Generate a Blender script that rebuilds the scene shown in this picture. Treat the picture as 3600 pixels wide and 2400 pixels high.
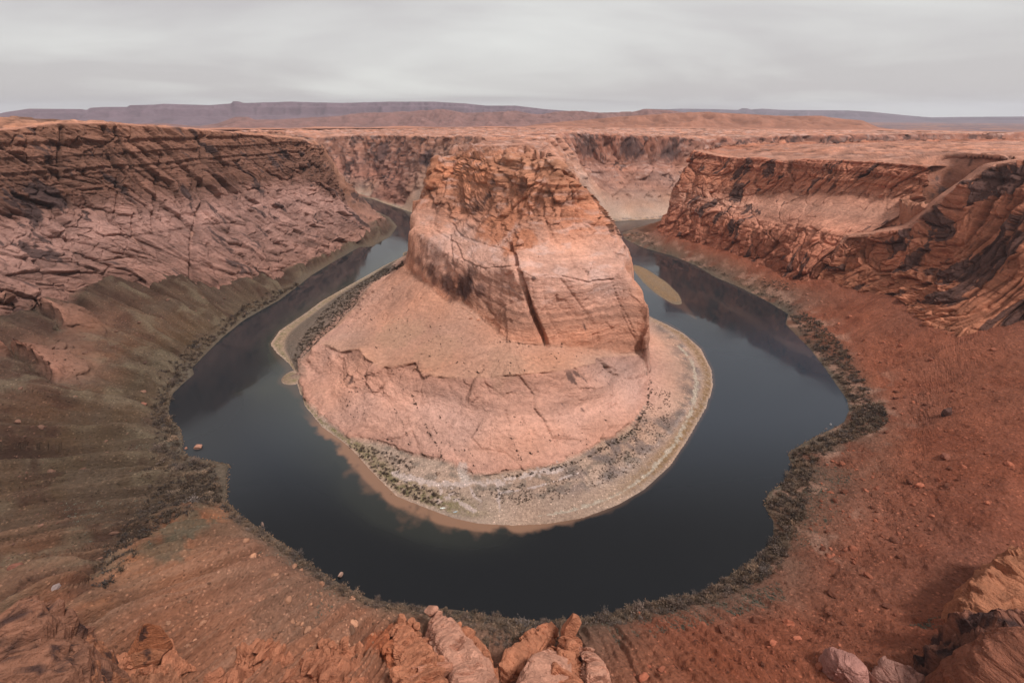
import bpy, math, random, time
import numpy as np
from concurrent.futures import ThreadPoolExecutor
T0 = time.time()
random.seed(7); rng = np.random.default_rng(7)
for o in list(bpy.data.objects): bpy.data.objects.remove(o)
scene = bpy.context.scene
COL = scene.collection

# ------------------------------------------------------------------ camera
CAMH = 300.0; FPX = 1045.0; PITCH = math.radians(26.4)      # photo measured in a 2352 x 1568 frame
cam = bpy.data.cameras.new('camera'); camo = bpy.data.objects.new('camera', cam); COL.objects.link(camo)
cam.sensor_width = 36.0; cam.lens = 36.0 * FPX / 2352.0
cam.clip_start = 0.5; cam.clip_end = 200000.0
camo.location = (0, 0, CAMH); camo.rotation_euler = (math.pi / 2 - PITCH, 0, 0)
scene.camera = camo

# ------------------------------------------------------------------ world: overcast deck over a Nishita sky
SUN_EL = math.radians(58); SUN_AZ = math.radians(118)         # azimuth measured from +Y (view) clockwise
w = bpy.data.worlds.new('World'); scene.world = w; w.use_nodes = True
nt = w.node_tree; nt.nodes.clear()
def nn(t, typ, **k):
    n = t.nodes.new(typ)
    for a, b in k.items(): setattr(n, a, b)
    return n
out = nn(nt, 'ShaderNodeOutputWorld'); bg = nn(nt, 'ShaderNodeBackground'); bg.inputs['Strength'].default_value = 0.1
sky = nn(nt, 'ShaderNodeTexSky', sky_type='NISHITA', sun_disc=False, sun_elevation=SUN_EL, sun_rotation=SUN_AZ)
tc = nn(nt, 'ShaderNodeTexCoord'); sep = nn(nt, 'ShaderNodeSeparateXYZ'); nt.links.new(tc.outputs['Generated'], sep.inputs[0])
def wm(op, a, b=None):
    n = nn(nt, 'ShaderNodeMath', operation=op)
    for i, v in enumerate((a, b)):
        if v is None: continue
        if isinstance(v, (int, float)): n.inputs[i].default_value = v
        else: nt.links.new(v, n.inputs[i])
    return n.outputs[0]
zc = wm('MAXIMUM', sep.outputs['Z'], 0.0); den = wm('ADD', zc, 0.10)
cx = wm('DIVIDE', sep.outputs['X'], den); cy = wm('DIVIDE', sep.outputs['Y'], den)
cv = nn(nt, 'ShaderNodeCombineXYZ'); nt.links.new(wm('MULTIPLY', cx, 0.75), cv.inputs[0]); nt.links.new(cy, cv.inputs[1])
n1 = nn(nt, 'ShaderNodeTexNoise'); n1.inputs['Scale'].default_value = 0.30; n1.inputs['Detail'].default_value = 5; n1.inputs['Roughness'].default_value = 0.52
n1.inputs['Distortion'].default_value = 0.5
nt.links.new(cv.outputs[0], n1.inputs['Vector'])
rp = nn(nt, 'ShaderNodeValToRGB'); cr = rp.color_ramp
cr.elements[0].position = 0.42; cr.elements[0].color = (2.68, 2.52, 2.48, 1)
cr.elements[1].position = 0.60; cr.elements[1].color = (3.62, 3.58, 3.42, 1)
nt.links.new(n1.outputs['Fac'], rp.inputs[0])
mx = nn(nt, 'ShaderNodeMix', data_type='RGBA'); mx.inputs['Factor'].default_value = 0.95
nt.links.new(sky.outputs[0], mx.inputs['A']); nt.links.new(rp.outputs[0], mx.inputs['B'])
nt.links.new(mx.outputs['Result'], bg.inputs['Color']); nt.links.new(bg.outputs[0], out.inputs['Surface'])

sun = bpy.data.lights.new('sun', 'SUN'); sun.energy = 1.5; sun.angle = math.radians(11); sun.color = (1.0, 0.97, 0.93)
suno = bpy.data.objects.new('sun', sun); COL.objects.link(suno)
from mathutils import Vector, Matrix
sd = Vector((math.sin(SUN_AZ) * math.cos(SUN_EL), math.cos(SUN_AZ) * math.cos(SUN_EL), math.sin(SUN_EL)))
suno.rotation_euler = sd.to_track_quat('Z', 'Y').to_euler()
vs = scene.view_settings; vs.view_transform = 'Standard'; vs.look = 'None'; vs.exposure = 1.12; vs.gamma = 1.0; vs.use_curve_mapping = False

# ------------------------------------------------------------------ helpers: noise
POOL = ThreadPoolExecutor(4)
def par(fn, *arrs):
    n = len(arrs[0])
    if n < 40000: return fn(*arrs)
    cuts = np.linspace(0, n, 17).astype(int)
    res = list(POOL.map(lambda i: fn(*[a[cuts[i]:cuts[i + 1]] for a in arrs]), range(16)))
    if isinstance(res[0], tuple): return tuple(np.concatenate([r[k] for r in res]) for k in range(len(res[0])))
    return np.concatenate(res)
def hsh(i, j, k, s=0):
    h = (i.astype(np.uint32) * np.uint32(374761393) + j.astype(np.uint32) * np.uint32(668265263) + k.astype(np.uint32) * np.uint32(2147483647 - 40503) + np.uint32(s * 1013 + 77))
    h = (h ^ (h >> np.uint32(13))) * np.uint32(1274126177)
    h = (h ^ (h >> np.uint32(16))) * np.uint32(2246822519)
    return h ^ (h >> np.uint32(15))
def h01(i, j, k, s=0): return (hsh(i, j, k, s) & np.uint32(0xffff)).astype(np.float32) / 65535.0
def _vn(x, y, z, s):
    xi = np.floor(x); yi = np.floor(y); zi = np.floor(z)
    fx = (x - xi).astype(np.float32); fy = (y - yi).astype(np.float32); fz = (z - zi).astype(np.float32)
    xi = xi.astype(np.int64); yi = yi.astype(np.int64); zi = zi.astype(np.int64)
    r = 0
    ux = fx * fx * fx * (fx * (fx * 6 - 15) + 10); uy = fy * fy * fy * (fy * (fy * 6 - 15) + 10); uz = fz * fz * fz * (fz * (fz * 6 - 15) + 10)
    for dx in (0, 1):
        for dy in (0, 1):
            for dz in (0, 1):
                h = hsh(xi + dx, yi + dy, zi + dz, s)
                gx = (h & np.uint32(255)).astype(np.float32) / 127.5 - 1; gy = ((h >> np.uint32(8)) & np.uint32(255)).astype(np.float32) / 127.5 - 1; gz = ((h >> np.uint32(16)) & np.uint32(255)).astype(np.float32) / 127.5 - 1
                v = gx * (fx - dx) + gy * (fy - dy) + gz * (fz - dz)
                r = r + v * (ux if dx else 1 - ux) * (uy if dy else 1 - uy) * (uz if dz else 1 - uz)
    return r * 1.3
def pn(x, y, z, s=0): return par(lambda a, b, c: _vn(a, b, c, s), x, y, z)
def fbm(x, y, z, o=4, s=0, g=0.5, l=2.03):
    r = 0; a = 1.0
    for i in range(o):
        r = r + a * pn(x, y, z, s + i * 17); x = x * l + 7.3; y = y * l + 3.1; z = z * l + 5.7; a *= g
    return r
def _wor(x, y, z, s):
    """nearest and second nearest seed, cell number, and the tilt of the cell as a facet"""
    xi = np.floor(x); yi = np.floor(y); zi = np.floor(z)
    fx = (x - xi).astype(np.float32); fy = (y - yi).astype(np.float32); fz = (z - zi).astype(np.float32)
    xi = xi.astype(np.int64); yi = yi.astype(np.int64); zi = zi.astype(np.int64)
    d1 = np.full(x.shape, 9, np.float32); d2 = d1.copy(); cid = np.zeros(x.shape, np.float32); tl = np.zeros(x.shape, np.float32)
    for dx in (-1, 0, 1):
        for dy in (-1, 0, 1):
            for dz in (-1, 0, 1):
                h = hsh(xi + dx, yi + dy, zi + dz, s)
                hx = (h & np.uint32(255)).astype(np.float32) / 255; hy = ((h >> np.uint32(8)) & np.uint32(255)).astype(np.float32) / 255; hz = ((h >> np.uint32(16)) & np.uint32(255)).astype(np.float32) / 255
                px = hx + dx - fx; py = hy + dy - fy; pz = hz + dz - fz
                d = px * px + py * py + pz * pz
                m = d < d1
                d2 = np.where(m, d1, np.minimum(d2, d)); cid = np.where(m, (h >> np.uint32(24)).astype(np.float32) / 255, cid)
                tl = np.where(m, px * (hy - 0.5) + py * (hz - 0.5) + pz * (hx - 0.5), tl); d1 = np.where(m, d, d1)
    return np.sqrt(d1), np.sqrt(d2), cid, tl * 2
def worley(x, y, z, s=0): return par(lambda a, b, c: _wor(a, b, c, s), x, y, z)
def layers(t, s=0, sharp=0.18):
    """piecewise constant random beds with a short ramp between them"""
    i = np.floor(t); f = (t - i).astype(np.float32); i = i.astype(np.int64); z = np.zeros_like(i)
    a = h01(i, z, z, s); b = h01(i + 1, z, z, s); u = np.clip((f - (1 - sharp)) / sharp, 0, 1); u = u * u * (3 - 2 * u)
    return a + (b - a) * u
def sst(a, b, x): t = np.clip((x - a) / (b - a), 0, 1); return t * t * (3 - 2 * t)
def lin(c):
    c = np.asarray(c, float) / 255.0
    return np.where(c <= 0.04045, c / 12.92, ((c + 0.055) / 1.055) ** 2.4)

# ------------------------------------------------------------------ helpers: photo pixel -> direction -> place
CP, SP = math.cos(PITCH), math.sin(PITCH)
def ray(px, py):
    x = (px - 1176) / FPX; y = -(py - 784) / FPX
    return np.array([x, CP + y * SP, -SP + y * CP])
def at_z(px, py, z=0.0):
    d = ray(px, py); t = (z - CAMH) / d[2]; return np.array([t * d[0], t * d[1], z])
def at_r(px, py, r):
    d = ray(px, py); t = r / math.hypot(d[0], d[1]); return np.array([t * d[0], t * d[1], CAMH + t * d[2]])
def dens(pts, step=4.0):
    pts = np.asarray(pts, float); o = []
    for a, b in zip(pts[:-1], pts[1:]):
        n = max(1, int(np.linalg.norm(b[:2] - a[:2]) / step)); o.append(a + (b - a) * (np.arange(n) / n)[:, None])
    o.append(pts[-1:]); return np.vstack(o)
def smooth_line(pts, n=3):
    pts = np.asarray(pts, float)
    for _ in range(n):
        q = pts.copy(); q[1:-1] = 0.25 * pts[:-2] + 0.5 * pts[1:-1] + 0.25 * pts[2:]; pts = q
    return pts
def on_slope(px, py, ref, s, zoff=0.0):
    """first place along the ray that lies on a slope of gradient s rising from the line ref"""
    d = ray(px, py); h = math.hypot(d[0], d[1]); R = np.exp(np.linspace(math.log(60), math.log(3200), 900))
    X = d[0] / h * R; Y = d[1] / h * R; Z = CAMH + d[2] / h * R
    D = np.sqrt((X[:, None] - ref[None, :, 0]) ** 2 + (Y[:, None] - ref[None, :, 1]) ** 2); j = D.argmin(1)
    g = ref[j, 2] + zoff + s * D[np.arange(len(R)), j] - Z
    k = np.where((g[1:] >= 0) & (g[:-1] < 0))[0]
    if len(k) == 0: print('no slope hit', px, py, s); k = min(int(g.argmax()), len(R) - 2); t = 0.0
    else: k = k[0]; t = g[k] / (g[k] - g[k + 1])
    return np.array([X[k] + t * (X[k + 1] - X[k]), Y[k] + t * (Y[k + 1] - Y[k]), Z[k] + t * (Z[k + 1] - Z[k])])
def shore(pix): return np.array([at_z(*p) for p in pix])

# ------------------------------------------------------------------ control lines of the land
# every line carries: height, rock (0 talus .. 1 rock), inner side of the river, varnish, blockiness, r, g, b
LINES = []
TINT = np.array([0.93, 1.0, 1.12]) * 0.98
def line(pts, col, rock=0.0, inner=0.0, var=0.0, blk=0.5, back=None, ext0=None, ext1=None, shift=0.0, step=1.2):
    p = np.asarray(pts, float)
    if ext0 is not None: p = np.vstack([np.asarray(ext0, float), p])
    if ext1 is not None: p = np.vstack([p, np.asarray(ext1, float)])
    LINES.append((p, (rock, inner, var, blk) + tuple(lin(col) * TINT)))
    if back:                                   # the same line a little farther out from the water, with what lies above it
        q = p.copy(); rr = np.hypot(q[:, 0], q[:, 1]); k = (rr + back.get('d', 5.0)) / rr; q[:, :2] *= k[:, None]; q[:, 2] += back.get('dz', 2.0)
        a = dict(col=col, rock=rock, inner=inner, var=var, blk=blk); a.update({x: y for x, y in back.items() if x in a})
        LINES.append((q, (a['rock'], a['inner'], a['var'], a['blk']) + tuple(lin(a['col']) * TINT)))
    return dens(p)

C_TAL_L = (88, 67, 55); C_TAL_R = (152, 88, 64); C_TAL_N = (166, 112, 84); C_BANK = (112, 94, 76)
C_WL_UP = (142, 97, 75); C_WL_LO = (168, 119, 98); C_WR = (180, 112, 80); C_BUT = (212, 157, 132); C_BUT2 = (206, 148, 122)
C_PLAT = (196, 134, 106); C_BACK = (166, 108, 86); C_SAND = (196, 160, 134)

# shores ------------------------------------------------------------
outer_px_l = [(800, 452), (850, 478), (895, 500), (912, 520), (897, 543), (850, 568), (826, 566), (770, 598), (718, 630), (680, 660), (640, 690), (600, 712), (560, 735), (510, 775), (470, 815), (440, 845), (445, 860), (420, 880), (395, 905), (387, 935), (390, 960), (410, 980), (420, 1000), (418, 1030), (428, 1047), (455, 1052), (500, 1060), (530, 1065), (520, 1090), (522, 1125), (520, 1150), (560, 1190), (610, 1220), (660, 1255), (720, 1300), (790, 1345), (850, 1375), (950, 1392), (1050, 1400), (1130, 1415)]
outer_px_r = [(1130, 1415), (1230, 1425), (1330, 1420), (1400, 1410), (1450, 1392), (1520, 1375), (1600, 1365), (1650, 1340), (1690, 1310), (1740, 1275), (1775, 1240), (1778, 1200), (1755, 1160), (1765, 1130), (1800, 1110), (1820, 1070), (1808, 1040), (1850, 1015), (1900, 990), (1940, 970), (1952, 945), (1945, 915), (1920, 880), (1895, 845), (1860, 800), (1805, 745), (1810, 720), (1760, 690), (1700, 660), (1640, 635), (1600, 610), (1540, 585), (1480, 570), (1435, 550), (1428, 535), (1460, 522), (1500, 515)]
sh_l = shore(outer_px_l); sh_r = shore(outer_px_r)
far_l = [(-1480, 2330, 0), (-1150, 2230, 0)]
far_r = [(620, 1480, 0), (1000, 1560, 0), (1900, 1750, 0)]
SHO_L = line(sh_l, C_BANK, ext0=far_l)
SHO_R = line(sh_r, C_BANK, ext1=far_r)
SHO = np.vstack([SHO_L, SHO_R])
inner_px = [(925, 590), (880, 612), (830, 640), (740, 690), (700, 720), (640, 760), (620, 790), (635, 810), (665, 835), (683, 858), (686, 885), (700, 930), (740, 980), (790, 1016), (820, 1045), (850, 1080), (890, 1120), (910, 1140), (940, 1152), (1000, 1175), (1040, 1190), (1100, 1203), (1180, 1207), (1260, 1203), (1340, 1190), (1420, 1160), (1480, 1125), (1540, 1070), (1580, 1010), (1620, 940), (1638, 890), (1635, 850), (1610, 800), (1570, 765), (1530, 745), (1495, 730)]
sh_i = shore(inner_px)
in_l = [(-1460, 2430, 0), (-1150, 2350, 0), (-640, 2010, 0), (-480, 1780, 0), (-345, 1610, 0), (-235, 1500, 0), (-175, 1350, 0), (-195, 1200, 0), (-265, 1090, 0)]
in_r = [(208, 735, 0), (203, 800, 0), (214, 900, 0), (232, 1018, 0), (255, 1160, 0), (286, 1330, 0), (312, 1461, 0), (471, 1497, 0), (640, 1570, 0), (1000, 1660, 0), (1900, 1860, 0)]
SHI = line(sh_i, C_SAND, inner=1, ext0=in_l, ext1=in_r)
# river bed along the middle of the channel
mid = [(-1470, 2380, -6), (-1150, 2290, -6), (-660, 1985, -6), (-430, 1640, -6), (-320, 1480, -6), (-290, 1200, -5), (-345, 1000, -5), (-375, 860, -6), (-400, 690, -6)]
for p in [(560, 800), (520, 850), (500, 920), (540, 1000), (600, 1060), (660, 1150), (760, 1230), (880, 1290), (1000, 1320), (1176, 1335), (1400, 1310), (1550, 1240), (1640, 1140), (1700, 1020), (1760, 920), (1740, 840), (1700, 780), (1650, 720), (1600, 670)]:
    q = at_z(*p); mid.append((q[0], q[1], -7))
mid += [(330, 1050, -5), (300, 1180, -5), (300, 1330, -5), (345, 1430, -5), (470, 1455, -5), (640, 1525, -5), (1000, 1610, -5), (1900, 1800, -5)]
line(mid, (60, 55, 45), inner=0.5)
# mid-stream bar to the right of the butte
bar = shore([(1447, 602), (1490, 620), (1530, 646), (1558, 674), (1571, 700), (1600, 733), (1570, 709), (1540, 697), (1505, 674), (1475, 646), (1452, 616), (1447, 602)])
line(bar, (140, 116, 92), inner=1)
line([at_z(*p) + np.array([0, 0, 1.3]) for p in [(1465, 615), (1497, 640), (1532, 667), (1556, 688)]], (150, 124, 100), inner=1)
line([at_z(1478, 676) - np.array([0, 0, 2]), at_z(1510, 700) - np.array([0, 0, 2]), at_z(1545, 725) - np.array([0, 0, 2.5])], (60, 55, 45), inner=0.6)
# pale shoals beside the point bar and the little beaches of the right bank
for pix, z in (([(800, 1070), (840, 1110), (880, 1150), (930, 1180), (1000, 1205), (1080, 1222), (1160, 1228), (1260, 1222)], -0.55), ([(770, 1060), (790, 1130), (860, 1195), (960, 1232), (1060, 1252), (1160, 1250), (1240, 1235)], -1.5), ([(640, 860), (620, 845), (612, 800)], -0.8), ([(540, 905), (575, 895), (600, 905)], -0.7)):
    line([at_z(*p) + np.array([0, 0, z]) for p in pix], (120, 95, 70), inner=0.6)

# left canyon wall -----------------------------------------------------
def chain(pix, ref, s, zoff=0.0): return np.array([at_r(*p) if len(p) == 3 else on_slope(p[0], p[1], ref, s, zoff) for p in pix])   # third value: range known from what it stands on
fw = [(-1150, 1990, 20), (-760, 1830, 20), (-560, 1650, 20), (-440, 1480, 20), (-395, 1380, 22)]
TL = chain([(845, 520), (800, 560), (720, 600), (667, 619), (567, 643), (450, 646), (300, 630), (213, 656), (177, 690), (110, 700), (60, 720), (0, 730), (-150, 700)], SHO_L, 0.46)
LT = line(TL, C_TAL_L, rock=0.05, var=0, blk=0.6, back=dict(col=C_WL_LO, rock=1, var=0.12, blk=0.75, d=6, dz=5), ext0=fw, ext1=[(-770, 420, 150), (-760, 250, 165), (-640, 80, 170)])
line(smooth_line(chain([(600, 690), (500, 740), (400, 790), (330, 850), (250, 950), (200, 1050), (120, 1150)], SHO_L, 0.36), 1), (108, 88, 68))
LL = chain([(800, 470), (760, 430), (700, 420), (560, 440), (420, 465), (300, 475), (150, 495), (0, 507), (-150, 520)], LT, 1.15)
LLd = line(LL, C_WL_LO, rock=1, var=0.2, blk=0.8, back=dict(col=C_WL_UP, var=0.35, blk=1.0, d=4, dz=1.5), ext0=[(-1150, 1960, 130), (-800, 1790, 130), (-600, 1600, 120), (-470, 1400, 110)], ext1=[(-810, 420, 195), (-800, 200, 200)])
RL = chain([(735, 335), (720, 328), (690, 322), (640, 315), (600, 312), (560, 309), (500, 303), (430, 298), (350, 292), (290, 288), (230, 285), (195, 282), (150, 279), (130, 290), (80, 296), (0, 300), (-200, 310)], LLd, 2.1)
LR = line(RL, C_WL_UP, rock=1, var=0.32, blk=1.0, back=dict(col=(190, 130, 100), var=0.1, blk=0.7, d=10, dz=3), ext0=[(-1150, 1930, 240), (-820, 1740, 240), (-640, 1520, 238)], ext1=[(-880, 450, 283), (-900, 200, 290)])
line([at_r(-250, 264, 1180), at_r(0, 266, 1180), at_r(120, 270, 1180), at_r(170, 278, 1180)], (150, 100, 74), rock=0.8, var=0.1, blk=0.5)
line([(-900, 1000, 262), (-1000, 1500, 245), (-1200, 1850, 235)], (190, 130, 100), rock=0.8, var=0.05)
# rock knobs standing out of the left talus
for pix in ([(0, 655), (60, 668), (110, 690), (145, 725)], [(-20, 765), (30, 775), (70, 800), (125, 845)]):
    cr_ = chain(pix, SHO_L, 0.5, 16)
    line(cr_, (176, 118, 92), rock=1, var=0.1, blk=0.3)
    q = chain([(p[0] + 4, p[1] + 46) for p in pix], SHO_L, 0.42); line(q, C_TAL_L, rock=0.2)

# near slope under the view point ------------------------------------------
line(smooth_line(chain([(60, 1330), (150, 1420), (300, 1470), (450, 1480), (650, 1480), (820, 1500)], SHO, 0.46), 1), (170, 112, 82), rock=0.05)
line(chain([(560, 1260), (640, 1320), (760, 1400), (880, 1440)], SHO, 0.5), C_TAL_N)
line(chain([(1480, 1440), (1650, 1450), (1850, 1440), (2050, 1430), (2250, 1400)], SHO, 0.5), (156, 90, 64))
line(chain([(1650, 1540), (1850, 1530), (2050, 1500), (2300, 1450)], SHO, 0.55), (156, 90, 64))
# gully on the left with its brush, and the spur beside it
line(chain([(490, 1120), (430, 1165), (340, 1215), (290, 1270), (240, 1340), (200, 1380)], SHO_L, 0.30), (84, 70, 60))
line(chain([(520, 1172), (430, 1190), (360, 1250), (290, 1330), (215, 1385)], SHO_L, 0.47), (190, 128, 92))
arc = lambda r, z, a0=-1.12, a1=1.12: [(r * math.sin(a), r * math.cos(a), z) for a in np.linspace(a0, a1, 60)]
line(arc(104, 56, -0.75, 0.75), (176, 108, 78), rock=0.1)
line(arc(80, 74), (176, 112, 84), rock=0.6, blk=0.4)
line(arc(44, 110, -1.3, 1.3), (176, 112, 84), rock=1, blk=0.4)

# right canyon wall -----------------------------------------------------------
TR = chain([(1507, 528), (1580, 555), (1640, 570), (1700, 590), (1760, 615), (1810, 640), (1850, 647), (1880, 640), (1950, 662), (2060, 682), (2120, 740), (2190, 770), (2290, 752), (2352, 728), (2500, 740)], SHO_R, 0.5)
RT = line(TR, C_TAL_R, rock=0.05, back=dict(col=C_WR, rock=1, var=0.3, blk=0.45, d=6, dz=4), ext1=[(640, 380, 120), (520, 220, 122), (360, 125, 118)], ext0=[(1900, 1640, 20), (1000, 1460, 20), (620, 1400, 20), (430, 1330, 20)])
line(chain([(1850, 720), (1950, 780), (2030, 880), (2110, 980), (2080, 1120), (1990, 1240), (1900, 1340)], SHO_R, 0.40), (160, 94, 68))
line(chain([(2352, 1000), (2300, 1150), (2200, 1300)], SHO_R, 0.48), C_TAL_R)
# promontory: foot cliff, bench, upper cliff
RB1 = chain([(1530, 480, 1290), (1600, 480), (1700, 500), (1760, 520), (1830, 512), (1900, 535), (1960, 538)], RT, 1.5)
RB1d = line(RB1, (196, 122, 88), rock=1, var=0.3, blk=0.4, ext0=[(1000, 1440, 80), (640, 1375, 80), (470, 1310, 80)])
RB2 = chain([(1545, 440, 1310), (1600, 438, 1290), (1700, 450), (1800, 445), (1830, 442), (1950, 445), (2050, 452), (2140, 462)], RB1d, 0.75)
RB2d = line(RB2, (200, 132, 100), rock=1, var=0.12, blk=0.4)
RR = chain([(1592, 347, 1330), (1640, 358, 1320), (1700, 366, 1290), (1720, 362, 1275), (1790, 372), (1830, 366), (1900, 368), (2000, 372), (2080, 378), (2130, 384)], RB2d, 1.9)
RRd = line(RR, (182, 112, 82), rock=1, var=0.55, blk=0.5, back=dict(col=C_PLAT, var=0.0, blk=0.5, d=12, dz=4), ext0=[(2700, 1790, 235), (1900, 1640, 234), (1000, 1440, 232), (700, 1370, 230), (560, 1310, 228)])
# alcove behind the end of the promontory, then the near right wall
AL = np.array([at_r(2168, 350, 1120), at_r(2250, 352, 1080), at_r(2330, 360, 1020)])
line(AL, C_PLAT, rock=1, var=0.2)
line([at_r(2172, 425, 1080), at_r(2240, 428, 1040), at_r(2300, 430, 1000)], (150, 92, 68), rock=1, var=0.5)
NR1 = chain([(1905, 600), (1940, 545), (2000, 542), (2080, 540), (2150, 560), (2230, 580), (2352, 600)], RT, 1.1)
NR1d = line(NR1, (190, 116, 84), rock=1, var=0.62, blk=0.6)
NR = chain([(2085, 528), (2120, 495), (2160, 462), (2200, 438), (2240, 408), (2280, 384), (2352, 372), (2500, 365)], NR1d, 1.7)
NRd = line(NR, (178, 108, 78), rock=1, var=0.85, blk=0.7, back=dict(col=C_PLAT, var=0.1, d=14, dz=3), ext1=[(820, 430, 280), (760, 200, 288)])
q = NR.copy(); rr = np.hypot(q[:, 0], q[:, 1]); q = q[:4]; q[:, :2] *= ((rr[:4] + 45) / rr[:4])[:, None]; q[:, 2] -= 55
line(q, (170, 105, 76), rock=1, var=0.3)

# butte ---------------------------------------------------------------------------
FL0 = [at_z(p[0], p[1], 4.0) for p in [(928, 616), (885, 640), (843, 664), (815, 702), (775, 747), (735, 782), (692, 826), (684, 858)]]
FT = chain([(691, 878), (707, 922), (750, 970), (797, 1006), (827, 1016), (867, 1023), (907, 1032), (944, 1050), (1017, 1062), (1084, 1096), (1151, 1090), (1247, 1076), (1284, 1068), (1334, 1050), (1384, 1016), (1417, 1008), (1451, 980), (1477, 936), (1487, 870), (1484, 830)], SHI, 0.06, 0.4)
BF = line(FT, C_SAND, rock=0, inner=1, back=dict(col=C_BUT2, rock=1, var=0.05, blk=0.12, d=2.5, dz=3.5), ext0=FL0, ext1=[(188, 600, 5), (192, 700, 5), (190, 800, 5), (200, 900, 5), (217, 1018, 5), (240, 1160, 5)])
DS = chain([(700, 838), (760, 880), (837, 903), (944, 930), (1084, 938), (1151, 953), (1251, 956), (1384, 950), (1450, 925), (1480, 880)], BF, 0.44)
DSd = line(DS, C_BUT, rock=1, inner=1, blk=0.15, var=0.02)
BEL = line([at_z(*p) for p in [(934, 611, 50), (895, 630, 36), (855, 655, 28), (832, 690, 26), (797, 732, 26), (752, 772, 27), (716, 803, 27)]], C_BUT2, rock=0.7, inner=1, blk=0.3, back=dict(col=(206, 150, 120), rock=0.15, d=3.0, dz=1.5, blk=0.1))
BE = chain([(740, 792), (784, 813), (827, 806), (841, 830), (884, 848), (911, 846), (964, 835), (951, 853), (1001, 870), (1044, 873), (1117, 871), (1167, 866), (1244, 860), (1317, 850), (1364, 838), (1371, 826), (1417, 821), (1482, 820)], DSd, 0.8)
BEd = line(BE, C_BUT2, rock=1, inner=1, blk=0.3, var=0.02, back=dict(col=(206, 150, 120), rock=0.15, d=3.0, dz=1.8, blk=0.1))
CF = chain([(931, 616), (951, 636), (997, 669), (1024, 693), (1061, 697), (1090, 718), (1127, 748), (1150, 777), (1171, 786), (1257, 796), (1351, 803), (1417, 813), (1481, 812)], BEd, 0.17)
CFd = line(CF, (206, 148, 118), rock=0.3, inner=1, blk=0.15, back=dict(col=(204, 138, 106), rock=1, var=0.12, blk=0.15, d=3, dz=4), ext0=[(-150, 1350, 25), (-165, 1200, 25), (-205, 1050, 30), (-205, 900, 45)])
line([at_r(1486, 770, 528), at_r(1490, 705, 548), at_r(1474, 655, 575), at_r(1440, 622, 590), (180, 660, 110), (178, 760, 110), (180, 900, 100)], (206, 140, 108), rock=1, inner=1, blk=0.15, var=0.1)
MT = chain([(944, 528, 792), (958, 540), (991, 549), (1031, 586), (1067, 600), (1111, 616), (1177, 612), (1217, 634), (1284, 634), (1351, 648), (1405, 644), (1437, 614)], CFd, 2.3)
MTd = line(MT, C_BUT, rock=1, inner=1, var=0.12, blk=0.2, ext1=[(165, 640, 128), (165, 760, 128), (160, 900, 125)])
MU = chain([(944, 490, 815), (1000, 520), (1060, 545), (1130, 565), (1200, 580), (1300, 575), (1400, 575)], MTd, 0.55)
MUd = line(MU, (222, 162, 134), rock=1, inner=1, blk=0.12)
UF = chain([(946, 463, 835), (985, 462, 800), (1017, 473, 775), (1071, 486), (1144, 493), (1211, 496), (1277, 499), (1317, 513), (1384, 513)], MUd, 0.62)
UFd = line(UF, (206, 134, 100), rock=1, inner=1, blk=0.6, var=0.05, ext0=[(-95, 1350, 150), (-110, 1200, 150), (-140, 1050, 150)], ext1=[(140, 700, 172), (140, 850, 170), (140, 1000, 168)])
UT = chain([(985, 420, 850), (1000, 386, 860), (1037, 396, 840), (1084, 396), (1151, 399), (1201, 394), (1284, 395), (1324, 409), (1348, 440)], UFd, 1.7)
UTd = line(UT, (200, 128, 92), rock=1, inner=1, blk=0.9, var=0.1)
UU = chain([(1000, 374, 875), (1020, 356, 900), (1040, 352, 900), (1100, 366), (1180, 362), (1240, 362), (1288, 368)], UTd, 0.8)
UUd = line(UU, (206, 136, 100), rock=1, inner=1, blk=0.8, var=0.03)
TP = chain([(1037, 336, 985), (1080, 334, 980), (1130, 335), (1180, 333), (1217, 330), (1262, 350)], UUd, 0.35)
TPd = line(TP, C_PLAT, rock=1, inner=1, blk=0.7, ext0=[(-60, 1350, 240), (-75, 1200, 242), (-100, 1080, 244)])
line([(-30, 1050, 246), (-5, 1250, 244), (20, 1450, 242), (0, 1750, 240)], C_PLAT, rock=0.9, inner=1)
line([(60, 850, 243), (62, 1000, 244), (70, 1200, 243), (95, 1400, 242), (150, 1580, 241)], C_PLAT, rock=1, inner=1, blk=0.8)
# walls behind the butte
SHBL = dens([(-1460, 2430, 0), (-1150, 2350, 0), (-640, 2010, 0), (-480, 1780, 0), (-345, 1610, 0), (-235, 1500, 0)]); SHBR = dens(in_r[5:])
BL = chain([(725, 318), (780, 314), (840, 311), (900, 312), (960, 314), (1000, 316)], SHBL, 1.35)
line(BL, (176, 118, 92), rock=1, inner=1, var=0.5, blk=0.8, back=dict(col=C_PLAT, var=0, d=14, dz=2), ext0=[(-1560, 2420, 230), (-1380, 2520, 232), (-1100, 2450, 228)], ext1=[(-150, 1620, 239), (-80, 1480, 240)])
BLm = chain([(740, 395), (800, 400), (860, 405), (920, 410)], SHBL, 0.95); line(BLm, (178, 120, 98), rock=1, inner=1, var=0.4, blk=0.7)
BLt = chain([(800, 440), (870, 455), (930, 470)], SHBL, 0.55); line(BLt, (160, 108, 88), rock=0.6, inner=1, var=0.15, blk=0.6)
BR = chain([(1222, 308, 1640), (1290, 306), (1350, 308), (1420, 311), (1500, 314), (1560, 316), (1620, 322)], SHBR, 1.15)
line(BR, C_BACK, rock=1, inner=1, var=0.6, blk=0.8, back=dict(col=C_PLAT, var=0, d=14, dz=2), ext1=[(1000, 1760, 236), (1900, 1960, 236), (2700, 2110, 236)])
BRm = chain([(1330, 385), (1400, 372), (1480, 375), (1560, 378)], SHBR, 0.8); line(BRm, (170, 116, 94), rock=1, inner=1, var=0.2, blk=0.6)
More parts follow.
